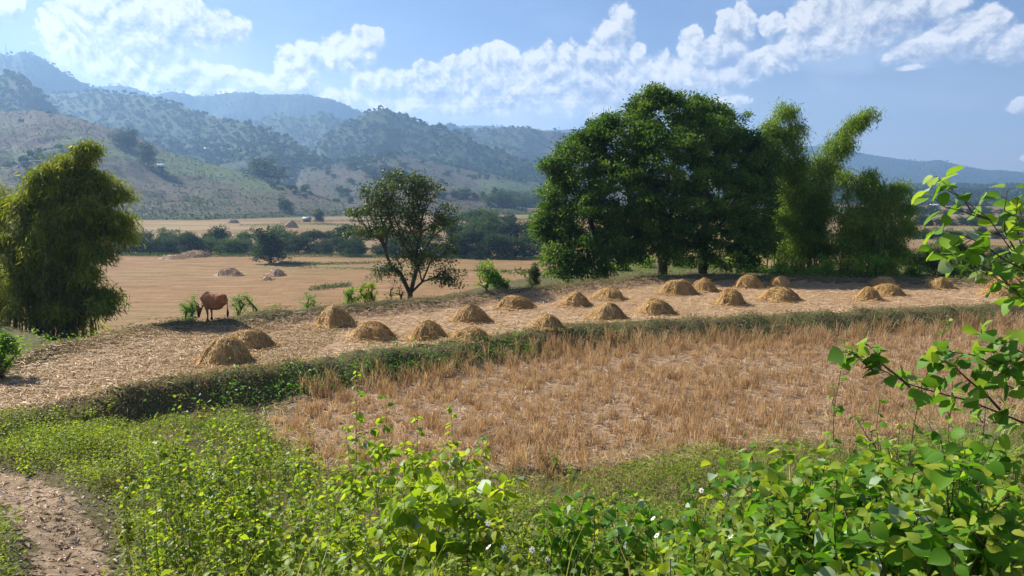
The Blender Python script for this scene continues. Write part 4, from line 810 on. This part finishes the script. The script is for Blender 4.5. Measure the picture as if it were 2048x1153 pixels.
    blades(mb, XX, YY, np.repeat(tall, nb), .013, lean=.36, r=np.clip(np.repeat(RS.rand(len(X))*.7, nb)+RS.rand(len(XX))*.3, 0, 1)); tag(mb.build('rice_stubble', M['stubble']), kind='stuff')
    mb = MB(); X, Y = plan_xy(62000, -6.2, 34, 12.5, 33); k = (pl(X, FX)-Y > 1.) & (Y-pl(X, LX) > -.25) & (X < Y*.78); X, Y = X[k], Y[k]; blades(mb, X, Y, .30, .013, lie=True); tag(mb.build('fallen_straw', M['straw']), kind='stuff')
    # green regrowth grass
    mb = MB(); X, Y = plan_xy(60000, -6, 22, 10, 20); l = Y-pl(X, LX); k = (l > -2.6) & (l < 2.4) & (RS.rand(len(X)) < .75*np.exp(-((l+.7)/1.1)**2)+.10*sstep(.5, .65, fbm(X, Y, 14, 2))) & (X < Y*.76); X, Y = X[k], Y[k]
    blades(mb, X, Y, .22, .009, lean=.6); tag(mb.build('green_grass', M['grass_pale']), kind='stuff')
    # low leafy weeds of the near slope
    mb = MB(); X, Y = plan_xy(900000, -14, 15, 2.0, 19); l = pl(X, LX)-Y; dp = pdist(X, Y, PATH); F = pl(X, FX)
    patch = fbm(X*.8, Y*.8, 41, 4); dens = sstep(.25, .60, patch)*.85+.12
    dens = dens*sstep(-.1, .9, l)*sstep(.42, .95, dp+.5*(patch-.5))*np.where(X > -3, 1, np.where(Y > 14.2, .75, 1))
    dens = dens*np.where((X > -4) & (Y > 9.2), .5+.4*sstep(12, 9, Y), 1)*np.where(np.abs(X) < Y*.78+.6, 1, 0); dens = dens*np.where((X > 0) & (Y < 6.5), .6, 1); k = RS.rand(len(X)) < dens*.95; X, Y, patch = X[k], Y[k], patch[k]
    hg = (.08+.50*sstep(.36, .66, patch))*(1-.25*sstep(11, 15, Y))+.35*np.exp(-((X+2.2)/2.2)**2-((Y-7)/2.8)**2)+.12*sstep(-.5, 1.5, X)*sstep(9, 6.5, Y)
    nr = Y < 5.8; scatter_leaves(mb, X[~nr], Y[~nr], RS.rand((~nr).sum())**.8*hg[~nr], .05, .5, FOLD, .8, 0, 1); scatter_leaves(mb, X[nr], Y[nr], RS.rand(nr.sum())**.8*hg[nr], .036, 1.2, POINTED, .8, 0, 1); o = mb.build('leafy_weeds', M['weed']); tag(o, kind='stuff')
    mb = MB(); n = 22000; X, Y = plan_xy(n, -14, 14, 2.5, 18); k = (pl(X, LX)-Y > .1) & (pdist(X, Y, PATH) > .75) & (np.abs(X) < Y*.78+.6); X, Y = X[k], Y[k]
    blades(mb, X, Y, .24, .006, lean=.8); tag(mb.build('slope_grass', M['grass_pale']), kind='stuff')
    mb = MB(); X, Y = plan_xy(34000, -12, 5, 4, 16); k = (pl(X, LX)-Y > .1) & (np.abs(X) < Y*.78+.6) & (RS.rand(len(X)) < .2+sstep(.5, .3, fbm(X*.8, Y*.8, 41, 4))); X, Y = X[k], Y[k]; blades(mb, X, Y, .16, .007, lie=True); tag(mb.build('dead_grass', M['dry']), kind='stuff')
    # dead leaves and husks on the path
    mb = MB(); X, Y = plan_xy(30000, -14, -2, 4, 13.5); d = pdist(X, Y, PATH); k = (d < 1.2) & (RS.rand(len(X)) < np.exp(-(d/.6)**2)*(.3+fbm(X*3, Y*3, 6, 3))); X, Y = X[k], Y[k]; n = len(X)
    ld = rdir(n); ld[:, 2] *= .25; R_ = frames(ld, norm(rdir(n)*.6+np.array([0, 0, 1]))); sz = .04+.13*RS.rand(n)**2.5; mb.inst(FOLD[0]*np.array([1, 1, 2]), FOLD[1], np.stack([X, Y, H(X, Y)+.012], 1), R_, np.stack([sz, sz*.32, sz*.6], 1)); tag(mb.build('leaf_litter', M['litter']), kind='stuff')
M['litter'] = leaf_mat('dead_leaf', [(0,(.18,.10,.06)),(.4,(.34,.22,.14)),(.7,(.56,.42,.32)),(1,(.85,.77,.68))], .2, .7, .2, (1,1,1))
cover()
# ------------------------------------------------------------------ near plants
def plant(name, label, cat, base, stems, tmpl, mleaf, lsize, gap, group=None, aspect=1., rad=.006, pet=.5, first=.3, droop=.25, up=.7, mstem='stem', rl=0, rh=1, pairs=1, endsmall=.5, jit=.4, stem_parts=False, mpale=None, pale=0.):
    base = np.array(base, float); e = empty(name, base); tag(e, label, cat, group); lm = MB(); pm = MB(); sm = MB()
    for st in stems:
        P = np.array(st, float)-base; s = np.concatenate([[0], np.cumsum(np.linalg.norm(np.diff(P, axis=0), axis=1))]); Lt = s[-1]; ss = np.linspace(0, Lt, max(5, int(Lt/.12)))
        Q = np.stack([np.interp(ss, s, P[:, i]) for i in range(3)], 1)
        for _ in range(2): Q[1:-1] = (Q[:-2]+2*Q[1:-1]+Q[2:])/4
        Q[1:-1] += RS.normal(size=Q[1:-1].shape)*.008; tube(sm, Q, np.linspace(rad*(1+Lt*.4), rad*.35, len(Q)), 6)
        u = np.arange(first*Lt, Lt, gap); u = u+RS.normal(size=len(u))*gap*.25; u = np.append(u, [Lt*.995]*2); u = np.repeat(np.clip(u, 0, Lt*.999), pairs)
        p = np.stack([np.interp(u, ss, Q[:, i]) for i in range(3)], 1); n = len(u); tg = norm(np.stack([np.interp(u, ss, np.gradient(Q[:, i])) for i in range(3)], 1)); an = np.arange(n)*2.4+RS.rand()*6+(np.arange(n) % pairs)*PI
        ref = norm(np.cross(tg, [.3, .2, .1])); b2 = np.cross(tg, ref); out = norm(np.cos(an)[:, None]*ref+np.sin(an)[:, None]*b2+tg*.35+RS.normal(size=(n, 3))*jit*.4); out[:, 2] = out[:, 2]*.7
        sz = lsize*(.65+.6*RS.rand(n))*(1-(1-endsmall)*(u/Lt)**4); pl_ = (sz*pet)[:, None]; q = p+out*pl_+np.array([0, 0, .15])*pl_
        for a, b in zip(p, q): tube(sm, [a, (a+b)/2+np.array([0, 0, .003]), b], rad*.28, 4)
        ld = norm(out+np.array([0, 0, -droop])+RS.normal(size=(n, 3))*jit*.5); nn = norm(np.array([-.25, .25, up])+RS.normal(size=(n, 3))*jit); pk = RS.rand(n) < pale
        for mm, kk in ((lm, ~pk), (pm, pk)):
            if kk.any(): mm.inst(tmpl[0], tmpl[1], q[kk], frames(ld[kk], nn[kk]), np.stack([sz, sz*aspect, sz], 1)[kk], rl+(rh-rl)*RS.rand(kk.sum()))
    sm.build('stem', M[mstem], e, True); lm.build('leaves', M[mleaf], e, True)
    if pm.v: pm.build('upturned_leaves', M['pale'], e, True)
    return e
def arc(base, tip, bow=.12, n=5, side=None):
    base = np.array(base, float); tip = np.array(tip, float); u = np.linspace(0, 1, n)[:, None]; d = tip-base; w = np.linalg.norm(d); sd = np.array([RS.normal(), RS.normal(), 0])*bow*w*.5
    return base+d*u+np.array([0, 0, 1.])*bow*w*np.sin(u*PI)+sd*np.sin(u*PI)
def gp(px, Y, dx=0.): t, _ = ray(px, 800); x = t*Y+dx; return np.array([x, Y, hz(x, Y)-.03])
ORD = ['first','second','third','fourth','fifth','sixth','seventh','eighth','ninth','tenth','eleventh','twelfth','thirteenth','fourteenth','fifteenth','sixteenth','seventeenth','eighteenth','nineteenth','twentieth']
def near_plants():
    # scattered low weeds sticking out of the slope's ground cover
    for k in range(46):
        px, py = (random.randint(20, 560), random.randint(835, 960)) if k < 30 else (random.randint(900, 1700), random.randint(925, 1010)); g = ground(px, py); hh = random.uniform(.25, .55); b = np.array([g.x, g.y, g.z-.03]); st = []
        for j in range(5): st.append(arc(b, b+np.array([random.uniform(-.2, .2), random.uniform(-.15, .15), hh*random.uniform(.6, 1)]), .1, 4))
        plant('low_weed', 'low weed tuft poking up out of the %s' % ('ground cover left of the tall thicket' if k < 30 else 'grass strip in front of the stubble'), 'weed', b, st, POINTED, ('weed', 'weed_yellow', 'dry')[k % 3 if k % 5 else 2], .055, .05, 'low weeds of the %s' % ('left slope' if k < 30 else 'grass strip'), 1.2, .0025, .3, .2, .3, .6, pairs=2)
    # slender yellow-green saplings
    for k, (px, py, Y, nb, lab) in enumerate([(715,742,6.6,3,'tallest slender sapling with bright pointed leaves, its tip against the green bank'),(770,792,6.4,2,'slender sapling just right of the tallest one'),(690,850,6.2,3,'leafy sapling below the tallest slender one'),
        (900,815,5.6,4,'leafy yellow-green sapling whose top stands over the stubble'),(835,835,5.3,4,'broad leafy sapling left of the one topping the stubble'),(965,870,5.2,4,'sapling with hanging leaves right of the one topping the stubble'),
        (860,900,4.4,4,'large-leaved yellow-green sapling low in the middle foreground'),(800,960,4.0,4,'large-leaved sapling nearest the camera left of the middle'),(745,900,5.4,3,'bushy sapling at the middle left of the stubble corner'),(930,945,4.3,4,'large-leaved sapling right of the middle foreground one')]):
        b = gp(px+random.uniform(-10, 10), Y); st = []; tip = at(px, py, Y)
        st.append(arc(b, tip, .04)); main = st[0]
        for j in range(nb+4):
            q = main[random.randint(1, 3)]; st.append(arc(q, (q[0]+random.uniform(-.32, .32), q[1]+random.uniform(-.3, .3), q[2]+random.uniform(.25, .6)*min(1, (tip[2]-q[2]))), .08, 4))
        plant('sapling', lab, 'sapling', b, st, POINTED, 'weed_yellow', .095 if Y > 5 else .115, .055, 'yellow-green saplings in the foreground', 1.5 if Y < 5 else 1.2, .0035, .35, .3, .45, .6, pairs=2, pale=.04)
    # thin weeds standing in the left and middle slope
    W = [(365,785,7.6),(400,800,7.8),(430,815,7.4),(345,830,7.6),(475,820,7.2),(450,850,7.4),(500,830,7),(530,815,7.4),(520,860,6.8),(560,880,6.8),(590,900,6.6),(615,885,6.8),(480,880,7),(420,870,7.4),(380,880,7.2),(550,930,6.2),(600,950,6.),(500,940,6.2),(440,930,6.4),(640,930,6.2),(660,990,5.6),(580,1000,5.4),(325,870,8),(300,905,7.6),(620,850,7.2),(520,1010,5.4),(700,1010,5.),(740,1040,4.6),(640,1060,4.6),(460,1000,5.6)]
    for _ in range(34):
        w_ = random.choice(W[:29]); W.append((w_[0]+random.randint(-60, 90), w_[1]+random.randint(5, 60), w_[2]+random.uniform(-.6, .2)))
    for k, (px, py, Y) in enumerate(W):
        b = gp(px+random.uniform(-12, 12), Y); tip = at(px, py, Y); m_ = arc(b, tip, .05); st = [m_]
        for j in range(4): q = m_[random.randint(1, 3)]; st.append(arc(q, (q[0]+random.uniform(-.22, .22), q[1]+random.uniform(-.2, .2), q[2]+random.uniform(.1, .35)), .1, 4))
        side = 'left' if px < 480 else 'right'; rk = sorted(x for x, _, _ in W if (x < 480) == (px < 480)).index(px)
        plant('tall_weed', 'upright yellow-green weed, %s from left in the %s half of the foreground thicket' % (ORD[rk] if rk < 20 else '%dth' % (rk+1), side), 'weed', b, st, POINTED, 'weed_yellow' if k % 3 else 'weed', .066, .048, 'upright weeds of the left foreground thicket', 1.3, .0028, .3, .25, .35, .6, pairs=2, pale=.05)
    W2 = sorted((random.randint(960, 1420), random.randint(975, 1120), random.uniform(4., 5.6)) for _ in range(34))
    for k, (px, py, Y) in enumerate(W2):
        b = gp(px+random.uniform(-12, 12), Y); m_ = arc(b, at(px, py, Y), .06); st = [m_]
        for j in range(5): q = m_[random.randint(1, 3)]; st.append(arc(q, (q[0]+random.uniform(-.2, .2), q[1]+random.uniform(-.2, .2), q[2]+random.uniform(.08, .3)), .1, 4))
        plant('tall_weed', 'small-leaved weed, %s from left in the dark tangle at the bottom middle' % (ORD[k] if k < 20 else '%dth' % (k+1)), 'weed', b, st, POINTED, ('bush', 'weed', 'shrub')[k % 3], .058, .045, 'weeds of the tangle at the bottom middle', 1.25, .0026, .3, .25, .35, .6, pairs=2, pale=.06)
    # heart-leaved shrubs
    Hs = [(1565,905,3.3),(1500,900,3.8),(1650,930,3.0),(1430,930,4.0),(1760,890,3.0),(1700,950,2.7),(1830,905,2.9),(1900,930,2.6),(1960,960,2.6),(2010,1000,2.5),(1600,1000,3.0),(1790,1010,2.5),(1480,1000,3.6),(1860,1040,2.4),(1240,985,4.2),(1180,975,4.3),(1300,1010,4.0),(1120,990,4.4),(1390,1040,3.4),(1990,880,3.0),(1540,960,3.4),(1620,945,3.6),(1730,900,3.5),(1880,870,3.4),(1940,905,3.2),(1680,1060,2.6),(1560,1060,2.9),(1940,1060,2.3),(1450,1090,3.)]
    for k, (px, py, Y) in enumerate(Hs):
        b = gp(px+random.uniform(-25, 25), Y+.1); st = []
        for j in range(7 if Y < 3.5 else 5):
            q = at(px+random.uniform(-70, 70)*3/Y*(j > 0), py+(random.uniform(10, 70) if j else 0), Y+random.uniform(-.25, .3)); st.append(arc(b+np.array([random.uniform(-.05, .05), 0, 0]), q, .10))
        pos = ('near the right edge' if px > 1850 else 'right of the middle' if px > 1350 else 'in the middle'); rk = sorted(x for x, _, _ in Hs if (x > 1850, x > 1350) == (px > 1850, px > 1350)).index(px)
        plant('heart_leaved_shrub', 'shrub with broad heart-shaped leaves, %s from left of those %s' % (ORD[rk], pos), 'shrub', b, st, HEART, 'shrub', .082, .055, 'heart-leaved shrubs of the right foreground', .95, .0045, .5, .3, .45, .75, mstem='twig', pairs=1, pale=.05, endsmall=.7)
    # small leafed sprigs between them
    Sp = [(1760,800,3.6),(1745,860,3.6),(1800,850,3.7),(1690,680,4.6),(1895,640,4.2),(1985,700,4.4),(1905,700,4.)]
    for k, (px, py, Y) in enumerate(Sp):
        b = gp(px+random.uniform(-20, 20), Y); m_ = arc(b, at(px, py, Y), .06); st = [m_]
        for j in range(2): q = m_[3-j]; st.append(arc(q, (q[0]+random.uniform(-.15, .15), q[1], q[2]+random.uniform(.05, .22)), .1, 4))
        plant('leafy_sprig', ['thin sprig with small pointed leaves over the stubble at right','thin sprig left of the reed clump, yellowing low down','bushy sprig in front of the right stubble','thin upright sprig at the tip of the dark bare branch','tall sprig whose tip rises onto the near bund at right','sprig standing among the reed blades at the right','second sprig by the reed blades, leaning left'][k], 'sapling', b, st, POINTED, 'weed_yellow' if k in (1, 2) else 'bush', .055, .055, 'sprigs of the right foreground', 1.3, .0035, .4, .45, .3, .6, mstem='twig', pairs=2)
    # shrub off the right edge: a long dark bough reaching in low
    Y = 3.2; b = gp(2190, 3.3)
    def A(px, py, dy=0.): return np.array(at(px, py, Y+dy))
    main = [b, A(2170,930), A(2100,855), A(2000,820), A(1900,795), A(1820,775), A(1750,745), A(1718,715)]
    st = [main, [A(1750,745), A(1725,720), A(1700,700,.05), A(1690,712,.1)], [A(1820,775), A(1800,760), A(1775,735), A(1750,700), A(1735,690)], [A(2000,820), A(1960,770), A(1900,735), A(1870,715)], [A(2100,855), A(2050,760), A(1980,700), A(1900,690), A(1875,700)], [A(2170,930), A(2120,760), A(2060,690), A(2000,680), A(1960,665)], [A(2100,855), A(2060,800), A(2000,760), A(1960,740)], [A(2170,930), A(2140,800), A(2070,740), A(2020,720)]]
    plant('overhanging_shrub', 'shrub with a long dark bough reaching in from the right over the stubble', 'shrub', b, st, POINTED, 'bush', .078, .040, None, 1.9, .0055, .35, .5, .15, .9, mstem='twig', pairs=2, endsmall=.8, jit=.5)
    Y = 2.6; b = gp(2250, 2.7); st = [[b, A(2200,800), A(2120,640), A(2050,540), A(1980,440), A(1920,385), A(1872,352)], [A(2120,640), A(2030,560), A(1960,515), A(1900,505), A(1870,500)], [A(2050,540), A(2010,470), A(2000,420), A(2015,380)], [A(2120,640), A(2060,530), A(2045,470), A(2040,420)], [A(1980,440), A(1940,430), A(1900,425), A(1865,395)], [A(2200,800), A(2100,600), A(2000,560), A(1940,540), A(1900,520)], [A(2150,690), A(2080,600), A(2020,590), A(1985,560)], [A(2050,540), A(1990,500), A(1930,465), A(1880,460)],[A(1980,440), A(1940,400), A(1890,385), A(1860,378)], [A(2120,640), A(2080,560), A(2060,500), A(2044,470)], [A(2050,540), A(2040,480), A(2030,430), A(2035,400)], [A(2200,800), A(2120,620), A(2060,580), A(2010,540)], [A(2000,470), A(1970,470), A(1940,480), A(1925,500)]]
    plant('overhanging_shrub', 'shrub reaching in high at the right edge, round leaves against the far plain', 'shrub', b, st, ROUNDL, 'bush', .066, .032, None, .85, .003, .4, .52, .25, .5, mstem='twig', pairs=1, pale=.09, endsmall=.9, rl=.3, rh=1)
    # coarse reed blades
    for k, (px, top, Y, n, lab) in enumerate([(1955,680,8.6,50,'big clump of long reed blades at the right edge'),(1600,800,8.,9,'few tall reed blades standing before the right stubble'),(1640,860,7.5,5,'reed blades just right of the taller ones'),(1370,905,7.,7,'small tuft of pale reed blades in the middle')]):
        b = gp(px, Y); hgt = (at(px, top, Y).z-b[2])*.92; e = empty('reed_clump', b); tag(e, lab, 'reeds', 'coarse reed clumps'); mb = MB()
        for j in range(n):
            a = random.uniform(0, 2*PI); hh = hgt*random.uniform(.6, 1.08); ln = random.uniform(.1, .55)*hh; K = 9; u = np.linspace(0, 1, K)
            P = np.stack([math.cos(a)*ln*u**2+random.uniform(-.08, .08), math.sin(a)*ln*u**2+random.uniform(-.06, .06), hh*(u-.30*ln/hh*u**3)*1.1], 1); sd = np.array([-math.sin(a+.6), math.cos(a+.6), 0]); wd = .016*np.sin(np.clip(u*1.1+.25, 0, 1)*PI)**.6+.0015; wd[-1] = .001
            c = P+np.array([0, 0, -.006]); v = np.stack([P-sd*wd[:, None], c, P+sd*wd[:, None]], 1).reshape(-1, 3); f = []
            for i in range(K-1): f += [(3*i, 3*i+1, 3*i+4, 3*i+3), (3*i+1, 3*i+2, 3*i+5, 3*i+4)]
            mb.add(v, f, random.random())
        mb.build('blades', M['blade'], e, True)
    # white flowers
    mp, np_ = mat('white_petal'); surf(np_, (.80, .79, .74), .6); mc, nc = mat('yellow_centre'); surf(nc, (.75, .45, .04), .7)
    def flower(base, h):
        e = empty('white_flower', base); tx, ty = random.uniform(-.08, .08), random.uniform(-.08, .08); m_ = MB(); tube(m_, [(0, 0, -.03), (tx*.4, ty*.4, h*.5), (tx, ty, h)], [.003, .0022, .0016], 5)
        q = np.array([[.02, .01, h*.5], [0, 0, h*.65], [0, 0, h*.35], [tx*.5, 0, h*.8]]); m_.build('stem', M['stem'], e); lv = MB(); lv.inst(POINTED[0], POINTED[1], q, frames(rdir(4), norm(rdir(4)+[0, 0, 1])), np.full((4, 3), .045)); lv.build('leaves', M['weed'], e)
        n = norm(np.array([-.1, -.5, .8])+RS.normal(size=3)*.35); s = norm(np.cross(n, [0, 1, 0])); t = np.cross(n, s); pm = MB()
        for k in range(6): a = k*PI/3+.2; d = math.cos(a)*s+math.sin(a)*t; c = np.array([tx, ty, h]); w = np.cross(n, d); pm.add(np.array([c+d*.003, c+d*.012-w*.006+n*.001, c+d*.018-w*.003, c+d*.018+w*.003, c+d*.012+w*.006+n*.001]), [[0, 1, 2, 3, 4]])
        pm.build('petals', mp, e); cm = MB(); ellip(cm, (tx+n[0]*.002, ty+n[1]*.002, h+n[2]*.002), (.0045, .0045, .0035), None, 8); cm.build('flower_centre', mc, e, True); return e
    protos = [flower((0, 0, 0), .55), flower((0, 0, 0), .65), flower((0, 0, 0), .48), flower((0, 0, 0), .6)]; spots = []
    for _ in range(64):
        r_ = random.random(); px = random.uniform(1340, 2040) if r_ < .85 else random.uniform(760, 1340); py = random.uniform(985, 1150) if px > 1340 else random.uniform(1040, 1150); spots.append((px, py))
    for k, (px, py) in enumerate(spots):
        Y = 3.0+(1153-py)/168*1.1+random.uniform(-.15, .15); h_ = [.55, .65, .48, .6][k % 4]; c = at(px, py, Y); g = hz(c.x, Y); o = protos[k] if k < 4 else copy_tree(protos[k % 4]); sc_ = 1.; o.location = (c.x, Y, c.z-h_); o.rotation_euler = (0, 0, random.uniform(-.6, .6)); tag(o, 'small white daisy-like flower with a yellow centre among the %s foreground weeds' % ('right' if px > 1340 else 'middle'), 'flower', 'white daisy-like flowers among the %s weeds' % ('right' if px > 1340 else 'middle'))
        zz = (c.z-g)/h_; o.location = (c.x, Y, g); o.scale = (.8, .8, max(.4, zz))
        for ch in o.children:
            if not ch.name.startswith('stem') and not ch.name.startswith('leaves'): ch.scale = (1, 1, 1/max(.4, zz)); ch.location = (0, 0, h_*(1-1/max(.4, zz)))
near_plants()
# ------------------------------------------------------------------ far built things
def hut(px, py, wpx, label, wall, roof, name='field_hut', hr=.55, wr=.7, rz=0., open_=False, cat='hut'):
    g = ground(px, py); s = g.y/PX_F; w = wpx*s; h = w*wr; e = empty(name, (g.x, g.y, g.z), rz); tag(e, label, cat)
    def mk(nm, c, a=None): m, n = mat(nm); surf(n, c, .6); return m
    mw = mk(name+'_wall', wall); mr = mk(name+'_roof', roof); m = MB()
    if open_:
        for sx in (-1, 1):
            for sy in (-1, 1): p_ = MB(); boxm(p_, (sx*w*.42, sy*w*.3, h*.3), (w*.05, w*.05, h*.64)); p_.build('post', mw, e)
    else:
        boxm(m, (0, 0, h*.3), (w*.86, w*.62, h*.64)); m.build('wall', mw, e); d_ = MB(); boxm(d_, (w*.1, -w*.315, h*.22), (w*.16, w*.02, h*.42)); d_.build('door', M['bark'], e); d_ = MB(); boxm(d_, (-w*.22, -w*.315, h*.36), (w*.14, w*.02, h*.2)); d_.build('window', M['bark'], e)
    r = MB()
    for sy in (-1, 1): a = math.atan2(h*hr, w*.42); c_, s_ = math.cos(a*sy), math.sin(a*sy); boxm(r, (0, sy*w*.2, h*.6+h*hr*.36), (w*1.08, w*.52, w*.025), [[1,0,0],[0,c_,s_],[0,-s_,c_]])
    r.build('roof', mr, e)
hut(322, 339, 13, 'tiny hut with a pale roof on the near hill below the dark trees', (.10,.08,.06), (.62,.66,.72), rz=.5)
hut(1868, 424, 17, 'white farmhouse among trees on the right plain', (.80,.79,.76), (.70,.69,.68), 'farmhouse', .5, .9, cat='house')
hut(614, 444, 15, 'low wooden field shelter beside a narrow tree at the hill foot', (.16,.12,.09), (.34,.32,.32), wr=.6)
hut(984, 414, 12, 'little pale-roofed shelter in the terraced fields', (.3,.25,.2), (.66,.66,.66), rz=.2)
hut(1886, 545, 24, 'open shelter with a pale blue tin roof beyond the vine dome', (.2,.16,.12), (.48,.58,.68), hr=.35, wr=.45, rz=.25, open_=True)
hut(414, 302, 9, 'speck of a hut on the crest of the near hill', (.2,.17,.14), (.5,.5,.52))
def mast():
    g = ground(13, 112); e = empty('radio_mast', g); tag(e, 'thin lattice mast on the top of the far left mountain', 'mast'); s = g.y/PX_F; m, n = mat('mast_steel'); surf(n, (.3, .3, .32), .5); mb = MB(); h = 24*s
    for a in range(3): tube(mb, [(math.cos(a*2.1)*1.2*s, math.sin(a*2.1)*1.2*s, 0), (0, 0, h)], [.25*s, .12*s], 4)
    for k in range(1, 8):
        z = h*k/9; r = 1.2*s*(1-k/9); tube(mb, [(r*math.cos(a*2.1), r*math.sin(a*2.1), z+(a % 2)*h*.05) for a in range(4)], .12*s, 4)
    mb.build('lattice', m, e)
mast()
# hedge-like grassy bunds between the valley fields
def valley_bunds():
    mb = MB()
    for pts, hh in ([(250,440),(400,440),(560,433),(700,430)],.7),([(420,434),(560,427),(700,424)],.7),([(560,446),(700,443),(760,445)],.8),([(480,453),(620,450),(700,452)],.7),([(240,512),(400,514),(560,513),(760,516),(1080,521)],.6),([(560,527),(640,530),(760,527)],.3),([(620,580),(700,572)],.4),([(960,428),(1040,430),(1110,428)],.6),([(980,440),(1110,442)],.6),([(900,541),(1000,543),(1080,548)],.05),([(600,536),(700,538),(760,540)],.04),([(1840,466),(1950,470),(2080,474)],.9),([(1850,492),(1960,496),(2080,500)],.6),([(1900,545),(2000,548),(2080,552)],.6),([(960,422),(1110,420)],.6):
        n = int(abs(pts[-1][0]-pts[0][0])*(9 if hh > .1 else 3)); t_ = RS.rand(n)*(len(pts)-1); i = t_.astype(int); P = np.array([ground(*p)[:] for p in pts]); q = P[i]+(P[i+1]-P[i])*(t_-i)[:, None]; s = q[:, 1:2]/PX_F*.6
        q[:, 2] += RS.rand(n)*hh*1.6; q[:, 1] += RS.normal(size=n)*1.2; sz = np.clip(s*2.2, .3, 2.2); mb.inst(QUAD[0], QUAD[1], q, frames(rdir(n), norm(rdir(n)+[0, -.3, .4])), np.concatenate([sz*1.4, sz*.5, sz], 1))
    tag(mb.build('bund_grass', M['farleaf2']), kind='stuff')
valley_bunds()
